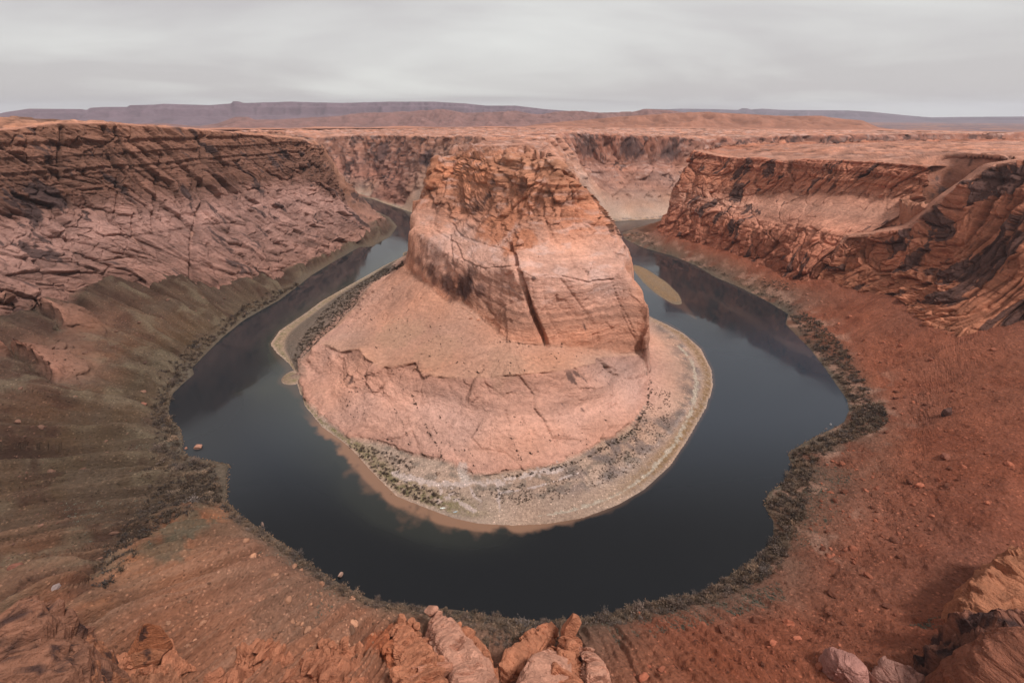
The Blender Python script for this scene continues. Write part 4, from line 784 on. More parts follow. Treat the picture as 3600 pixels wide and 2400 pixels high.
# ------------------------------------------------------------------ rock makers
import bmesh
def ico(sub):
    bm = bmesh.new(); bmesh.ops.create_icosphere(bm, subdivisions=sub, radius=1.0)
    v = np.array([q.co[:] for q in bm.verts]); f = np.array([[q.index for q in p.verts] for p in bm.faces]); bm.free(); return v, f
ICO = {k: ico(k) for k in (1, 2, 3, 4, 5)}
def rock_tint(v, col, seed, var=0.0, scale=6.0, strata=0.10):
    a, b, c = v[:, 0] + seed * 13.7, v[:, 1] + seed * 7.1, v[:, 2]
    k = 1 + 0.22 * fbm(a / scale, b / scale, c / scale, 4, 401) + strata * 2 * (layers((c + fbm(a / 9, b / 9, c / 9, 2, 402) * 2) / 1.3 + 70, 3, 0.5) - 0.5)
    o = (lin(col) * TINT)[None] * k[:, None]
    if var: 
        m = sst(0.05, 0.3, fbm(a / 7, b / 7, c / 14, 4, 403) - 0.45 + var)[:, None] * 0.85; o = o * (1 - m) + (lin((62, 46, 44)) * TINT)[None] * m
    return np.clip(o, 0.01, 0.8)
def boulder(seed, sub=2, dims=(1, 1, 0.8), cuts=11, rough=0.06, point=0.0):
    """angular block: a ball trimmed by random planes, then weathered"""
    r_ = np.random.default_rng(seed); v, f = ICO[sub]; v = v.copy()
    n = r_.normal(size=(cuts, 3)); n[:, 2] *= 0.8; n /= np.linalg.norm(n, axis=1)[:, None]; d = r_.uniform(0.5, 0.86, cuts)
    dot = v @ n.T; k = np.where(dot > 1e-3, d[None] / np.maximum(dot, 1e-3), 9).min(1); v = v * np.minimum(k, 1.0)[:, None]
    if point: v[:, :2] *= (1 - point * np.clip((v[:, 2] + 0.3) / 1.1, 0, 1))[:, None]
    nv = v / np.linalg.norm(v, axis=1)[:, None]
    v = v * np.array(dims)
    if sub >= 3:
        s_ = seed * 3.3
        v = v + nv * (fbm(v[:, 0] * 2 + s_, v[:, 1] * 2, v[:, 2] * 2.6, 4, 411) * rough * 2.2 + (layers(v[:, 2] * 5 + fbm(v[:, 0], v[:, 1] + s_, v[:, 2], 2, 412) * 1.5 + 40, 6, 0.3) - 0.5) * rough * 0.8)[:, None]
    return v, f
def slab(crest, hw, depth, seed, nt=110, na=72, rough=1.0, blk=0.5, ex=4.6, lean=0.0):
    """rib of bedrock: swept along its crest line, steep flanks, broken by joints and beds"""
    c = np.asarray(crest, float); L = np.r_[0, np.cumsum(np.linalg.norm(np.diff(c, axis=0), axis=1))]; t = np.linspace(0, 1, nt)
    cc = np.stack([np.interp(t * L[-1], L, c[:, i]) for i in range(3)], -1)
    for _ in range(10): cc[1:-1] = 0.25 * cc[:-2] + 0.5 * cc[1:-1] + 0.25 * cc[2:]
    hw_ = np.interp(t, np.linspace(0, 1, len(hw)), hw)
    tg = np.gradient(cc, axis=0); sd_ = np.stack([tg[:, 1], -tg[:, 0], 0 * t], -1); sd_ /= np.linalg.norm(sd_, axis=1)[:, None]
    end = (1 - np.abs(2 * t - 1) ** 5) ** 0.45 + 0.02
    a = np.linspace(0, 2 * math.pi, na, endpoint=False); ca, sa = np.cos(a), np.sin(a)
    sx_ = np.sign(ca) * np.abs(ca) ** (2 / ex); sz_ = np.sign(sa) * np.abs(sa) ** (2 / ex)
    hd = depth / 2
    P_ = cc[:, None, :] + sd_[:, None, :] * (sx_[None, :, None] * (hw_ * end)[:, None, None] * (1 + 0.35 * (1 - sz_[None, :, None]) / 2)) 
    P_[:, :, 2] += -hd + sz_[None, :] * hd * (0.55 + 0.45 * end)[:, None] - (1 - end)[:, None] * hd * 0.25
    P_[:, :, :2] += (lean * (sz_[None, :] - 1) * hd)[..., None] * sd_[:, None, :2]
    e1 = P_[0].mean(0); e2 = P_[-1].mean(0)
    V_ = P_.reshape(-1, 3); i0 = np.arange(nt * na).reshape(nt, na); j0 = np.roll(i0, -1, 1)
    F_ = np.stack([i0[:-1], i0[1:], j0[1:], j0[:-1]], -1).reshape(-1, 4)
    N_ = V_ - np.repeat((cc - np.array([0, 0, hd])), na, 0); N_[:, 2] *= (np.repeat(hw_, na) / hd); N_ /= np.linalg.norm(N_, axis=1)[:, None] + 1e-9
    s_ = seed * 31.7; X_, Y_, Z_ = V_[:, 0] + s_, V_[:, 1], V_[:, 2]
    wv = fbm(X_ / 14, Y_ / 14, Z_ / 14, 3, 421) * 3
    f1, f2, c1, t1 = worley((X_ + wv) / 11, (Y_ + 0.5 * Z_) / 11, (Z_ + wv) / 9, 422)
    g1, g2, c2, t2 = worley((X_ - wv) / 4.5, Y_ / 4.5, (Z_ + wv) / 4, 423)
    d_ = fbm(X_ / 18, Y_ / 18, Z_ / 18, 3, 424) * 1.4 + ((c1 - 0.5) * 4.0 + t1 * 7.0 - np.exp(-((f2 - f1) / 0.06) ** 2) * 1.8) * blk + ((c2 - 0.5) * 1.2 + t2 * 1.8 - np.exp(-((g2 - g1) / 0.08) ** 2) * 0.6) * blk
    d_ += (layers((Z_ + wv * 0.4 + 0.25 * X_) / 2.0 + 200, 8, 0.12) - 0.5) * 1.5 + fbm(X_ / 3, Y_ / 3, Z_ / 3, 3, 425) * 0.3
    V_ = V_ + N_ * (d_ * rough)[:, None]
    V_ = np.vstack([V_, e1, e2]); k0 = nt * na
    cap = [(i0[0, (q + 1) % na], i0[0, q], k0, k0) for q in range(na)] + [(i0[-1, q], i0[-1, (q + 1) % na], k0 + 1, k0 + 1) for q in range(na)]
    return V_, F_, np.array(cap)[:, :3]
def tri(F4): return np.vstack([F4[:, [0, 1, 2]], F4[:, [0, 2, 3]]])
def local(V_):
    o_ = np.array([V_[:, 0].mean(), V_[:, 1].mean(), V_[:, 2].min()]); return V_ - o_, o_
def add_slab(name, pix, hw, depth, col, seed, parent=None, var=0.0, **k):
    V_, F_, cap = slab([at_h(*p) for p in pix], hw, depth, seed, **k)
    F3 = np.vstack([tri(F_), cap]); tint = rock_tint(V_, col, seed, var)
    if parent is None: W, o_ = local(V_)
    else: W, o_ = V_ - np.array(parent.location), np.zeros(3)
    o = mesh_obj(name, W, F3[:, ::-1], M_ROCK, cols=tint, parent=parent, smooth=False); o.location = o_; return o
def add_boulder(name, place, dims, col, seed, sub=4, parent=None, rot=(0, 0, 0), var=0.0, rough=0.06, cuts=11, point=0.0, sink=0.25):
    V_, F_ = boulder(seed, sub, dims, cuts, rough, point); tint = rock_tint(V_, col, seed, var, scale=max(dims) * 0.8)
    o = mesh_obj(name, V_, F_, M_ROCK, cols=tint, parent=parent, smooth=False)
    p = np.array(place, float) if parent is None else np.array(place, float) - np.array(parent.location)
    o.location = p; o.rotation_euler = rot; return o
def empty(name, loc):
    o = bpy.data.objects.new(name, None); COL.objects.link(o); o.location = loc; o.empty_display_size = 1; return o

# outcrops at the foot of the overlook -------------------------------------------------
PINK = (212, 150, 120); ORNG = (200, 128, 92); BRWN = (160, 108, 82); DARK = (120, 78, 62)
t_ = empty('rock_outcrop', on_ground(1040, 1500)); tag(t_, 'pale pink slickrock rib with a leaning block on its tip, rising beside the river thicket', 'rock outcrop')
add_slab('slab', [(988, 1400, 12), (1035, 1455, 17), (1068, 1525, 18), (1090, 1640, 17)], [5, 9, 12, 14], 52, PINK, 1, t_, blk=0.4)
add_slab('slab', [(916, 1412, 9), (930, 1465, 13), (960, 1540, 15), (985, 1650, 15)], [5, 9, 12, 13], 46, ORNG, 2, t_, blk=0.6)
add_slab('slab', [(1048, 1428, 11), (1090, 1468, 12), (1118, 1512, 11), (1125, 1600, 10)], [3, 4.0, 4.5, 5], 40, ORNG, 3, t_, blk=0.25)
add_slab('slab', [(990, 1440, 8), (1000, 1520, 11), (1012, 1660, 12)], [12, 20, 26], 40, (206, 138, 106), 13, t_, blk=0.9)
add_slab('slab', [(868, 1458, 5), (900, 1485, 6), (935, 1560, 6), (950, 1650, 6)], [4, 6, 7, 8], 30, (196, 116, 78), 4, t_, blk=0.6)
for i, (px_, py_, h_, d_) in enumerate([(990, 1404, 14, 5.0), (1004, 1416, 15, 4.2), (945, 1428, 11, 3.2), (922, 1424, 10, 3.6), (958, 1438, 12, 2.8), (1050, 1438, 12, 3.2)]):
    add_boulder('block', at_h(px_, py_, h_), (d_, d_ * 0.8, d_ * 1.15), PINK if i < 2 else ORNG, 20 + i, 4, t_, rot=(0.2 * i, 0.4, i), var=0.0)
t_ = empty('rock_outcrop', on_ground(1270, 1500)); tag(t_, 'orange sandstone outcrop with rounded banded dome, under the balanced boulder', 'rock outcrop')
add_slab('slab', [(1276, 1426, 12), (1238, 1458, 13), (1190, 1500, 12), (1152, 1548, 9)], [5, 6, 7, 7], 44, ORNG, 5, t_, blk=0.3)
add_slab('slab', [(1284, 1480, 14), (1268, 1515, 16), (1246, 1565, 16), (1230, 1660, 15)], [8, 11, 12, 13], 48, PINK, 6, t_, blk=0.2)
add_slab('slab', [(1342, 1470, 13), (1356, 1503, 14), (1370, 1545, 13), (1382, 1640, 12)], [4.5, 5.5, 6, 7], 44, PINK, 7, t_, blk=0.6)
add_slab('slab', [(1296, 1470, 7), (1285, 1540, 10), (1270, 1660, 11)], [9, 15, 20], 40, ORNG, 14, t_, blk=0.8)
add_boulder('block', at_h(1262, 1448, 9), (5.5, 5, 7), ORNG, 31, 5, t_, rot=(0, 0.3, 0.4))
add_slab('slab', [(1308, 1452, 9), (1310, 1480, 13), (1305, 1540, 13), (1300, 1640, 12)], [5, 6, 7, 8], 50, ORNG, 12, t_, blk=0.7)
add_boulder('block', at_h(1314, 1486, 13), (4.6, 4.2, 4.6), ORNG, 32, 5, t_, rot=(0.1, 0.1, 0.9))
o = add_boulder('balanced_boulder', at_h(1311, 1456, 11) + np.array([0.3, 0.6, 4.5]), (6.6, 6.2, 9.0), ORNG, 35, 5, rot=(-0.15, 0.12, 0.3), cuts=9, rough=0.05)
tag(o, 'tall rounded orange boulder balanced on the banded outcrop above the water', 'boulder')
t_ = empty('rock_buttress', on_ground(110, 1480)); tag(t_, 'brown streaked sandstone buttress rising beside the shadowed brush gully', 'rock buttress')
add_slab('slab', [(0, 1366, 58), (18, 1440, 66), (30, 1530, 66), (40, 1660, 64)], [12, 14, 16, 18], 160, BRWN, 9, t_, var=0.25, blk=0.55, rough=1.3)
add_slab('slab', [(85, 1384, 50), (108, 1450, 56), (122, 1530, 56), (130, 1660, 54)], [8, 9, 10, 11], 150, BRWN, 10, t_, var=0.3, blk=0.6, rough=1.2)
add_slab('slab', [(152, 1425, 38), (172, 1490, 44), (184, 1560, 44), (190, 1660, 44)], [5, 6, 7, 7], 130, (182, 118, 84), 11, t_, var=0.2, blk=0.6)
t_ = empty('pinnacle', on_ground(348, 1510)); tag(t_, 'pointed wedge-shaped rust boulder split by a crack, standing above a rock ledge', 'boulder')
add_boulder('block', at_h(352, 1470, 12), (13, 7, 14), (178, 108, 72), 41, 5, t_, rot=(0.05, 0.1, 0.25), var=0.22, point=0.6, cuts=6)
add_boulder('block', at_h(335, 1508, 5), (14, 7, 6), (176, 112, 78), 42, 5, t_, rot=(0.05, 0.05, 0.1), var=0.15)
LEDG = [([(238, 1534, 6), (310, 1510, 7), (395, 1516, 7), (452, 1526, 6)], [4, 5, 5, 4], 18, ORNG, 'low broken orange ledge below the pointed wedge boulder'),
        ([(538, 1518, 5), (580, 1490, 7), (645, 1502, 5)], [4, 5, 4], 17, ORNG, 'knobbly orange ledge on the rilled tan slope'),
        ([(440, 1570, 5), (560, 1545, 6), (700, 1532, 6), (850, 1545, 6)], [6, 8, 9, 8], 18, (192, 122, 88), 'long rubble-topped ledge leading up to the pink rib'),
        ([(735, 1496, 4), (775, 1480, 5), (830, 1500, 4)], [4, 5, 4], 14, ORNG, 'small cracked ledge beside the rubble-topped one'),
        ([(240, 1578, 7), (330, 1560, 8), (420, 1568, 7)], [6, 7, 6], 22, (176, 116, 84), 'brown fractured ledge at the foot of the streaked buttress')]
for i, (px_, hw, dp, c_, lb) in enumerate(LEDG):
    o = add_slab('rock_ledge', px_, hw, dp, c_, 50 + i, blk=1.2, nt=110, na=56); tag(o, lb, 'rock ledge')
o = add_slab('rock_dome', [(1895, 1515, 8), (1925, 1504, 11), (1965, 1522, 10), (2000, 1565, 8)], [5, 7, 7, 6], 30, (190, 132, 114), 60, blk=0.2, rough=0.6); tag(o, 'smooth mauve-pink humped rock streaked with white on the red talus', 'rock')
o = add_slab('rock_dome', [(2012, 1558, 6), (2052, 1538, 8), (2105, 1550, 7), (2130, 1580, 6)], [5, 6, 6, 5], 22, (186, 132, 112), 61, blk=0.5, rough=0.7); tag(o, 'low pale rock splashed white beside the mauve-pink humped rock', 'rock')
t_ = empty('rock_buttress', on_ground(2270, 1440)); tag(t_, 'dark varnished sandstone buttress with pale rounded tops beside the red talus', 'rock buttress')
add_slab('slab', [(2224, 1424, 14), (2272, 1378, 20), (2330, 1330, 24), (2440, 1265, 26)], [7, 11, 14, 16], 80, (182, 116, 82), 62, t_, blk=0.35)
add_slab('slab', [(2196, 1456, 24), (2240, 1426, 28), (2310, 1430, 32), (2430, 1440, 34)], [7, 9, 10, 11], 90, (150, 96, 74), 63, t_, var=0.55, blk=0.6)
add_slab('slab', [(2130, 1538, 12), (2176, 1500, 18), (2260, 1478, 26), (2370, 1478, 30)], [5, 7, 9, 10], 80, (128, 82, 64), 64, t_, var=0.6, blk=0.7)
add_boulder('block', at_h(2160, 1522, 5), (8, 6, 5), (176, 124, 106), 65, 4, t_)
o = add_slab('rock_dome', [(2262, 1590, 34), (2312, 1520, 38), (2372, 1494, 42), (2480, 1475, 44)], [9, 12, 14, 16], 110, (150, 92, 68), 66, blk=0.2, rough=0.8, lean=0.1); tag(o, 'big smooth rust-brown rock shoulder in front of the dark varnished buttress', 'rock')

# ------------------------------------------------------------------ loose boulders
VAR = []
for i in range(10):
    d_ = (1, rng.uniform(0.6, 0.95), rng.uniform(0.4, 0.75)); v_, f_ = boulder(100 + i, 2, d_, 9); VAR.append((v_, f_))
def poly_world(pix): return np.array([on_ground(*p)[:2] for p in pix])
def inside(p, poly):
    x_, y_ = p; c = False; n = len(poly); j = n - 1
    for i in range(n):
        if (poly[i, 1] > y_) != (poly[j, 1] > y_) and x_ < (poly[j, 0] - poly[i, 0]) * (y_ - poly[i, 1]) / (poly[j, 1] - poly[i, 1]) + poly[i, 0]: c = not c
        j = i
    return c
def scatter(pix, n, clump=None):
    poly = poly_world(pix); lo, hi = poly.min(0), poly.max(0); o = []
    tries = 0
    while len(o) < n and tries < n * 40:
        tries += 1; p = rng.uniform(lo, hi)
        if not inside(p, poly): continue
        if clump is not None:
            v = _vn(np.array([p[0] / clump]), np.array([p[1] / clump]), np.array([3.3]), 5)[0]
            if rng.random() > 0.5 + 1.6 * v: continue
        o.append(p)
    return o
ROCKREG = [('red', [(1900, 760), (2150, 800), (2352, 780), (2420, 1200), (2300, 1330), (2100, 1480), (1850, 1560), (1450, 1568), (1480, 1450), (1700, 1390), (1850, 1230), (1900, 1060), (2060, 960), (1960, 820)], 1500, (176, 102, 74)),
           ('red', [(1700, 610), (1850, 660), (1950, 690), (2150, 770), (2050, 850), (1900, 740), (1790, 660)], 260, (188, 122, 94)),
           ('olive', [(0, 760), (150, 740), (330, 720), (450, 760), (330, 900), (330, 1100), (200, 1340), (0, 1340), (-80, 1000)], 1000, (138, 98, 78)),
           ('olive', [(300, 650), (560, 660), (640, 680), (500, 750), (350, 760), (230, 720)], 260, (148, 106, 86)),
           ('tan', [(530, 1200), (800, 1370), (950, 1410), (900, 1480), (500, 1500), (240, 1480), (330, 1300)], 420, (196, 138, 104)),
           ('shelf', [(1120, 520), (1230, 510), (1300, 560), (1240, 600), (1150, 570)], 160, (206, 138, 104)),
           ('shelf', [(1060, 700), (1130, 720), (1110, 760), (1060, 740)], 50, (204, 138, 106))]
cand = []
for rid, (kind, pix, n, c_) in enumerate(ROCKREG):
    for p in scatter(pix, n, 40):
        size = 0.55 * (1 - rng.random()) ** -0.45; size = min(size, 3.8) * (0.75 if kind == 'shelf' else 1)
        cand.append((size / math.hypot(*p), kind, p, size, c_))
cand.sort(key=lambda q: -q[0])
def boulder_words(kind, size, tone_):
    big = 'big ' if size > 2.2 else ('middling ' if size > 1.5 else 'small '); tn = {0: 'dark', 1: 'rust', 2: 'pale'}[tone_]
    at_ = {'red': 'red talus slope', 'olive': 'dark olive-brown talus', 'tan': 'rilled tan slope by the gully', 'shelf': 'bench of the butte'}[kind]
    return f'{big}{tn} boulder lying on the {at_}', f'{big}{tn} boulders on the {at_}'
bmesh_cache = {}
def var_mesh(i, key, c_):
    k_ = (i, key)
    if k_ not in bmesh_cache:
        v_, f_ = VAR[i]; o = mesh_obj('boulder', v_, f_, M_ROCK, cols=rock_tint(v_, c_, i, 0, 1.0), smooth=False); bmesh_cache[k_] = o.data; bpy.data.objects.remove(o)
    return bmesh_cache[k_]
SV, SF, SC, off = [], [], [], 0
Vs, Fs = ICO[1]
for k_, (q, kind, p, size, c_) in enumerate(cand):
    zg = ground(*p)
    if k_ < 260:
        i = int(rng.integers(10)); tone_ = int(rng.integers(3)); o = bpy.data.objects.new('boulder', var_mesh(i, kind + str(tone_), tuple(np.array(c_) * (0.62, 0.86, 1.04)[tone_]))); COL.objects.link(o)
        o.location = (p[0], p[1], zg + size * 0.15); o.scale = (size,) * 3; o.rotation_euler = (rng.uniform(-.3, .3), rng.uniform(-.3, .3), rng.uniform(0, 6.28))
        lb, gp = boulder_words(kind, size, tone_); tag(o, lb, 'boulder', gp)
    else:
        n = rng.normal(size=(6, 3)); n /= np.linalg.norm(n, axis=1)[:, None]; dot = Vs @ n.T; kk = np.where(dot > 1e-3, rng.uniform(.5, .85, 6)[None] / np.maximum(dot, 1e-3), 9).min(1)
        v_ = Vs * np.minimum(kk, 1)[:, None] * np.array([1, rng.uniform(.6, 1), rng.uniform(.4, .8)]) * size; a = rng.uniform(0, 6.28)
        v_ = np.stack([v_[:, 0] * math.cos(a) - v_[:, 1] * math.sin(a) + p[0], v_[:, 0] * math.sin(a) + v_[:, 1] * math.cos(a) + p[1], v_[:, 2] + zg + size * 0.15], -1)
        SV.append(v_); SF.append(Fs + off); off += len(Vs); SC.append(np.repeat((lin(c_) * TINT * rng.uniform(0.4, 1.2))[None], len(Vs), 0))
o = mesh_obj('rubble', np.vstack(SV), np.vstack(SF), M_ROCK, cols=np.clip(np.vstack(SC), 0, .8), smooth=False, kind='stuff'); tag(o, 'small loose stones strewn over the talus slopes', 'stones')
# single stones one can point to
ONE = [((2174, 953), (5.5, 4.5, 8), (112, 76, 64), 'dark upright stump-like rock alone on the red talus', 0.4, 0.3), ((124, 1350), (5.0, 3.0, 2.2), (176, 150, 138), 'larger pale grey slab beside another on the dark talus', 0, 0), ((105, 1338), (3.6, 2.4, 2.2), (180, 150, 134), 'smaller pale grey slab beside another on the dark talus', 0, 0),
       ((456, 1028), (4.2, 3.4, 3.4), (190, 134, 108), 'tan boulder standing in the shallow water off the left bank', 0, 0), ((428, 1030), (1.8, 1.5, 1.4), (176, 118, 94), 'small stone at the water edge beside the tan boulder', 0, 0),
       ((40, 1305), (5, 4, 3.4), (150, 96, 76), 'split brown boulder on the dark talus above the buttress', 0, 0), ((330, 930), (5, 4, 3.5), (178, 116, 92), 'orange-brown boulder half hidden by the left bank brush', 0, 0), ((1194, 559), (6, 5, 4.5), (210, 146, 116), 'round boulder on the rubble apron of the butte', 0, 0.0), ((2172, 1053), (6, 4, 3), (160, 98, 76), 'broad flat-backed boulder below the stump-like rock', 0, 0),
       ((1006, 1088), (2.4, 2.2, 1.8), (176, 142, 118), 'squarish block in the clearing at the foot of the butte', 0, 0), ((1897, 985), (2.6, 1.2, 1.0), (120, 104, 96), 'long dark stone awash off the right bank', 0, 0), ((1907, 975), (1.5, 1.2, 1.2), (186, 176, 168), 'whitish stone awash off the right bank', 0, 0), ((1919, 980), (1.5, 1.2, 1.0), (110, 92, 84), 'dark round stone awash beside the whitish one', 0, 0),
       ((782, 1322), (2.6, 1.8, 2.2), (196, 152, 128), 'pale stone standing at the edge of the deep near water', 0, 0), ((604, 1206), (2.2, 1.4, 2.4), (160, 128, 110), 'narrow grey stone at the steep left shore', 0, 0), ((1465, 1410), (2.6, 2, 1.6), (176, 96, 66), 'orange stone among the sage by the lower bank', 0, 0)]
for i, (px_, dm, c_, lb, vr, pt) in enumerate(ONE):
    g = on_ground(*px_); g[2] = ground(g[0], g[1]); o = add_boulder('boulder', g + np.array([0, 0, dm[2] * 0.35]), dm, c_, 200 + i, 3, var=vr, point=pt, rot=(0, 0, i * 1.3)); tag(o, lb, 'boulder')
# cobbles at the waterline
SV, SF, SC, off = [], [], [], 0
for pix in ([(500, 1062), (530, 1067), (522, 1095), (524, 1130), (520, 1152), (560, 1190), (610, 1222), (660, 1257), (720, 1302), (790, 1347)], [(1060, 1402), (1130, 1414), (1180, 1422), (1230, 1427)], [(1650, 1342), (1690, 1312), (1740, 1277)], [(1776, 1200), (1757, 1160), (1765, 1130), (1800, 1108), (1820, 1070), (1810, 1040), (1850, 1015), (1900, 990)], [(390, 960), (412, 985), (420, 1005), (420, 1035), (432, 1048), (500, 1060)]):
    ln = dens([at_z(*p) for p in pix], 0.55)
    for p in ln:
        if rng.random() < 0.45: continue
        p = p + rng.normal(size=3) * np.array([0.9, 0.9, 0]); size = rng.uniform(0.25, 0.8)
        v_ = Vs * size * rng.uniform(0.6, 1, 3) + np.array([p[0], p[1], 0.15]); SV.append(v_); SF.append(Fs + off); off += len(Vs); SC.append(np.repeat((lin((150, 118, 92)) * rng.uniform(0.25, 1.3))[None], len(Vs), 0))
o = mesh_obj('shore_cobbles', np.vstack(SV), np.vstack(SF), M_ROCK, cols=np.clip(np.vstack(SC), 0, .8), smooth=False, kind='stuff'); tag(o, 'wet cobbles along the outer waterline', 'cobbles')
print('rocks', time.time() - T0)

# ------------------------------------------------------------------ brush
m, t, b = new_mat('brush'); at = nn(t, 'ShaderNodeVertexColor', layer_name='tint'); oi = nn(t, 'ShaderNodeObjectInfo')
mr = nn(t, 'ShaderNodeMapRange'); mr.inputs['To Min'].default_value = 0.75; mr.inputs['To Max'].default_value = 1.3; t.links.new(oi.outputs['Random'], mr.inputs['Value'])
ml = nn(t, 'ShaderNodeVectorMath', operation='SCALE'); t.links.new(at.outputs['Color'], ml.inputs[0]); t.links.new(mr.outputs[0], ml.inputs['Scale']); t.links.new(ml.outputs[0], b.inputs['Base Color'])
M_BR = m
def bush(seed, n, col, twig=0.16, h=0.8):
    """leafless or small-leaved shrub: upright twig blades fanning out of one foot, in uneven lobes"""
    r_ = np.random.default_rng(seed); lob = r_.normal(size=(5, 3)) * np.array([0.42, 0.42, 0.16]) + np.array([0, 0, h * 0.55])
    c = lob[r_.integers(0, 5, n)] + r_.normal(size=(n, 3)) * np.array([0.26, 0.26, 0.22]); c[:, 2] = np.clip(c[:, 2], 0.05, h * 1.15)
    d = c * np.array([1, 1, 0.8]) + r_.normal(size=(n, 3)) * 0.35 + np.array([0, 0, 0.35]); d /= np.linalg.norm(d, axis=1)[:, None]
    sdv = np.cross(d, r_.normal(size=(n, 3))); sdv /= np.linalg.norm(sdv, axis=1)[:, None]
    ln = r_.uniform(0.5, 1.3, n)[:, None] * twig * 1.6; wd = r_.uniform(0.3, 0.75, n)[:, None] * twig
    v = np.stack([c - d * ln - sdv * wd * .5, c - d * ln * .3 + sdv * wd, c + d * ln, c + d * ln * .1 - sdv * wd], 1).reshape(-1, 3)
    f = np.arange(4 * n).reshape(n, 4); k = r_.uniform(0.6, 1.4, n)[:, None] * lin(col)[None]; return v, f, np.repeat(k, 4, 0)
TAM = [(118, 100, 90), (130, 110, 94), (104, 92, 86), (142, 116, 96)]; SAGE = [(122, 120, 106), (110, 112, 98), (132, 124, 110)]
TV = [bush(500 + i, 300, TAM[i % 4], 0.085) for i in range(6)]; TLOW = [bush(520 + i, 56, TAM[i % 4], 0.2) for i in range(6)]
SGV = [bush(540 + i, 22, SAGE[i % 3], 0.30, 0.6) for i in range(4)]; DOT = [bush(560 + i, 12, (48, 44, 40), 0.5, 0.8) for i in range(3)]
TM = []
for v_, f_, c_ in TV:
    o = mesh_obj('tamarisk_bush', v_, f_, M_BR, cols=c_, smooth=False); TM.append(o.data); bpy.data.objects.remove(o)
def band(pix, wl, wr, step):
    """places along a traced bank line, from wl metres on the water side to wr metres inland"""
    ln = dens([at_z(*p) for p in pix], step); tg = np.gradient(ln, axis=0); nrm = np.stack([-tg[:, 1], tg[:, 0]], -1); nrm /= np.linalg.norm(nrm, axis=1)[:, None] + 1e-9
    return [ln[i, :2] + nrm[i] * rng.uniform(wl, wr) + rng.normal(size=2) * 0.8 for i in range(len(ln))]
near_px = [(528, 1160), (560, 1190), (610, 1220), (660, 1255), (720, 1300), (790, 1345), (850, 1375), (950, 1392), (1050, 1400), (1130, 1415), (1230, 1425), (1330, 1420), (1400, 1410), (1450, 1392), (1520, 1375), (1600, 1365), (1650, 1340), (1690, 1310), (1740, 1275), (1775, 1240)]
BR_ = []          # (place, radius, zone)
NEAR, RIGHT, LEFT, GULLY, INNER, FARB = 'near', 'right', 'left', 'gully', 'inner', 'far'
for p in band(near_px, -7.5, -1.5, 1.1): BR_.append((p, 2.1 * rng.lognormal(0, .35), NEAR))
for p in scatter([(1060, 1412), (1130, 1424), (1230, 1432), (1330, 1430), (1260, 1465), (1180, 1490), (1130, 1500), (1090, 1450)], 150): BR_.append((p, 2.2 * rng.lognormal(0, .35), NEAR))
for p in scatter([(1335, 1428), (1450, 1398), (1600, 1370), (1690, 1318), (1745, 1280), (1785, 1235), (1800, 1300), (1700, 1365), (1560, 1400), (1420, 1440)], 360): BR_.append((p, 2.2 * rng.lognormal(0, .4), NEAR))
for p in scatter([(1785, 1240), (1785, 1190), (1763, 1160), (1800, 1115), (1826, 1060), (1818, 1042), (1900, 1000), (1950, 972), (1965, 935), (2020, 925), (2045, 962), (2025, 985), (1930, 1020), (1880, 1050), (1865, 1100), (1850, 1170), (1815, 1250), (1795, 1300)], 800): BR_.append((p, 2.1 * rng.lognormal(0, .4), RIGHT))
for p in scatter([(1815, 728), (1845, 775), (1890, 830), (1925, 880), (1950, 915), (1968, 940), (2010, 930), (1985, 870), (1940, 800), (1890, 745), (1850, 715)], 620): BR_.append((p, 2.0 * rng.lognormal(0, .4), RIGHT))
for p in scatter([(1440, 548), (1500, 572), (1560, 590), (1620, 618), (1700, 652), (1770, 690), (1812, 715), (1850, 705), (1780, 672), (1840, 655), (1800, 646), (1700, 640), (1600, 600), (1520, 570), (1490, 540), (1450, 532)], 330): BR_.append((p, rng.uniform(1.3, 2.6), FARB))
for p in scatter([(690, 652), (640, 686), (560, 730), (500, 775), (455, 825), (425, 872), (400, 895), (360, 905), (360, 860), (420, 800), (490, 745), (560, 705), (640, 660)], 640): BR_.append((p, 2.0 * rng.lognormal(0, .4), LEFT))
for p in scatter([(395, 905), (380, 940), (405, 985), (412, 1035), (432, 1055), (500, 1070), (505, 1160), (440, 1165), (360, 1160), (330, 1110), (355, 1000), (340, 945), (362, 900)], 640): BR_.append((p, 2.0 * rng.lognormal(0, .4), LEFT))
for p in scatter([(480, 1090), (510, 1150), (440, 1178), (360, 1215), (310, 1280), (240, 1352), (215, 1362), (235, 1280), (330, 1150), (400, 1090)], 640): BR_.append((p, rng.uniform(1.5, 3.1), GULLY))
for p in scatter([(928, 596), (880, 618), (830, 648), (770, 690), (735, 722), (700, 770), (676, 810), (676, 835), (692, 820), (738, 778), (778, 742), (818, 698), (838, 668), (885, 632), (928, 612)], 1300): BR_.append((p, rng.uniform(1.2, 2.6), INNER))
for p in scatter([(795, 1022), (830, 1022), (870, 1030), (940, 1056), (960, 1078), (900, 1090), (920, 1130), (900, 1125), (850, 1075)], 150): BR_.append((p, rng.uniform(1.0, 2.0), INNER))
for p in scatter([(905, 1100), (960, 1115), (1010, 1130), (1020, 1165), (960, 1150), (920, 1140)], 90): BR_.append((p, rng.uniform(1.0, 1.9), INNER))
for p in scatter([(1010, 1120), (1130, 1120), (1250, 1100), (1340, 1070), (1430, 1030), (1480, 960), (1500, 880), (1540, 900), (1540, 990), (1450, 1080), (1330, 1140), (1180, 1160), (1030, 1150)], 700, 14): BR_.append((p, rng.uniform(0.5, 1.2), INNER))
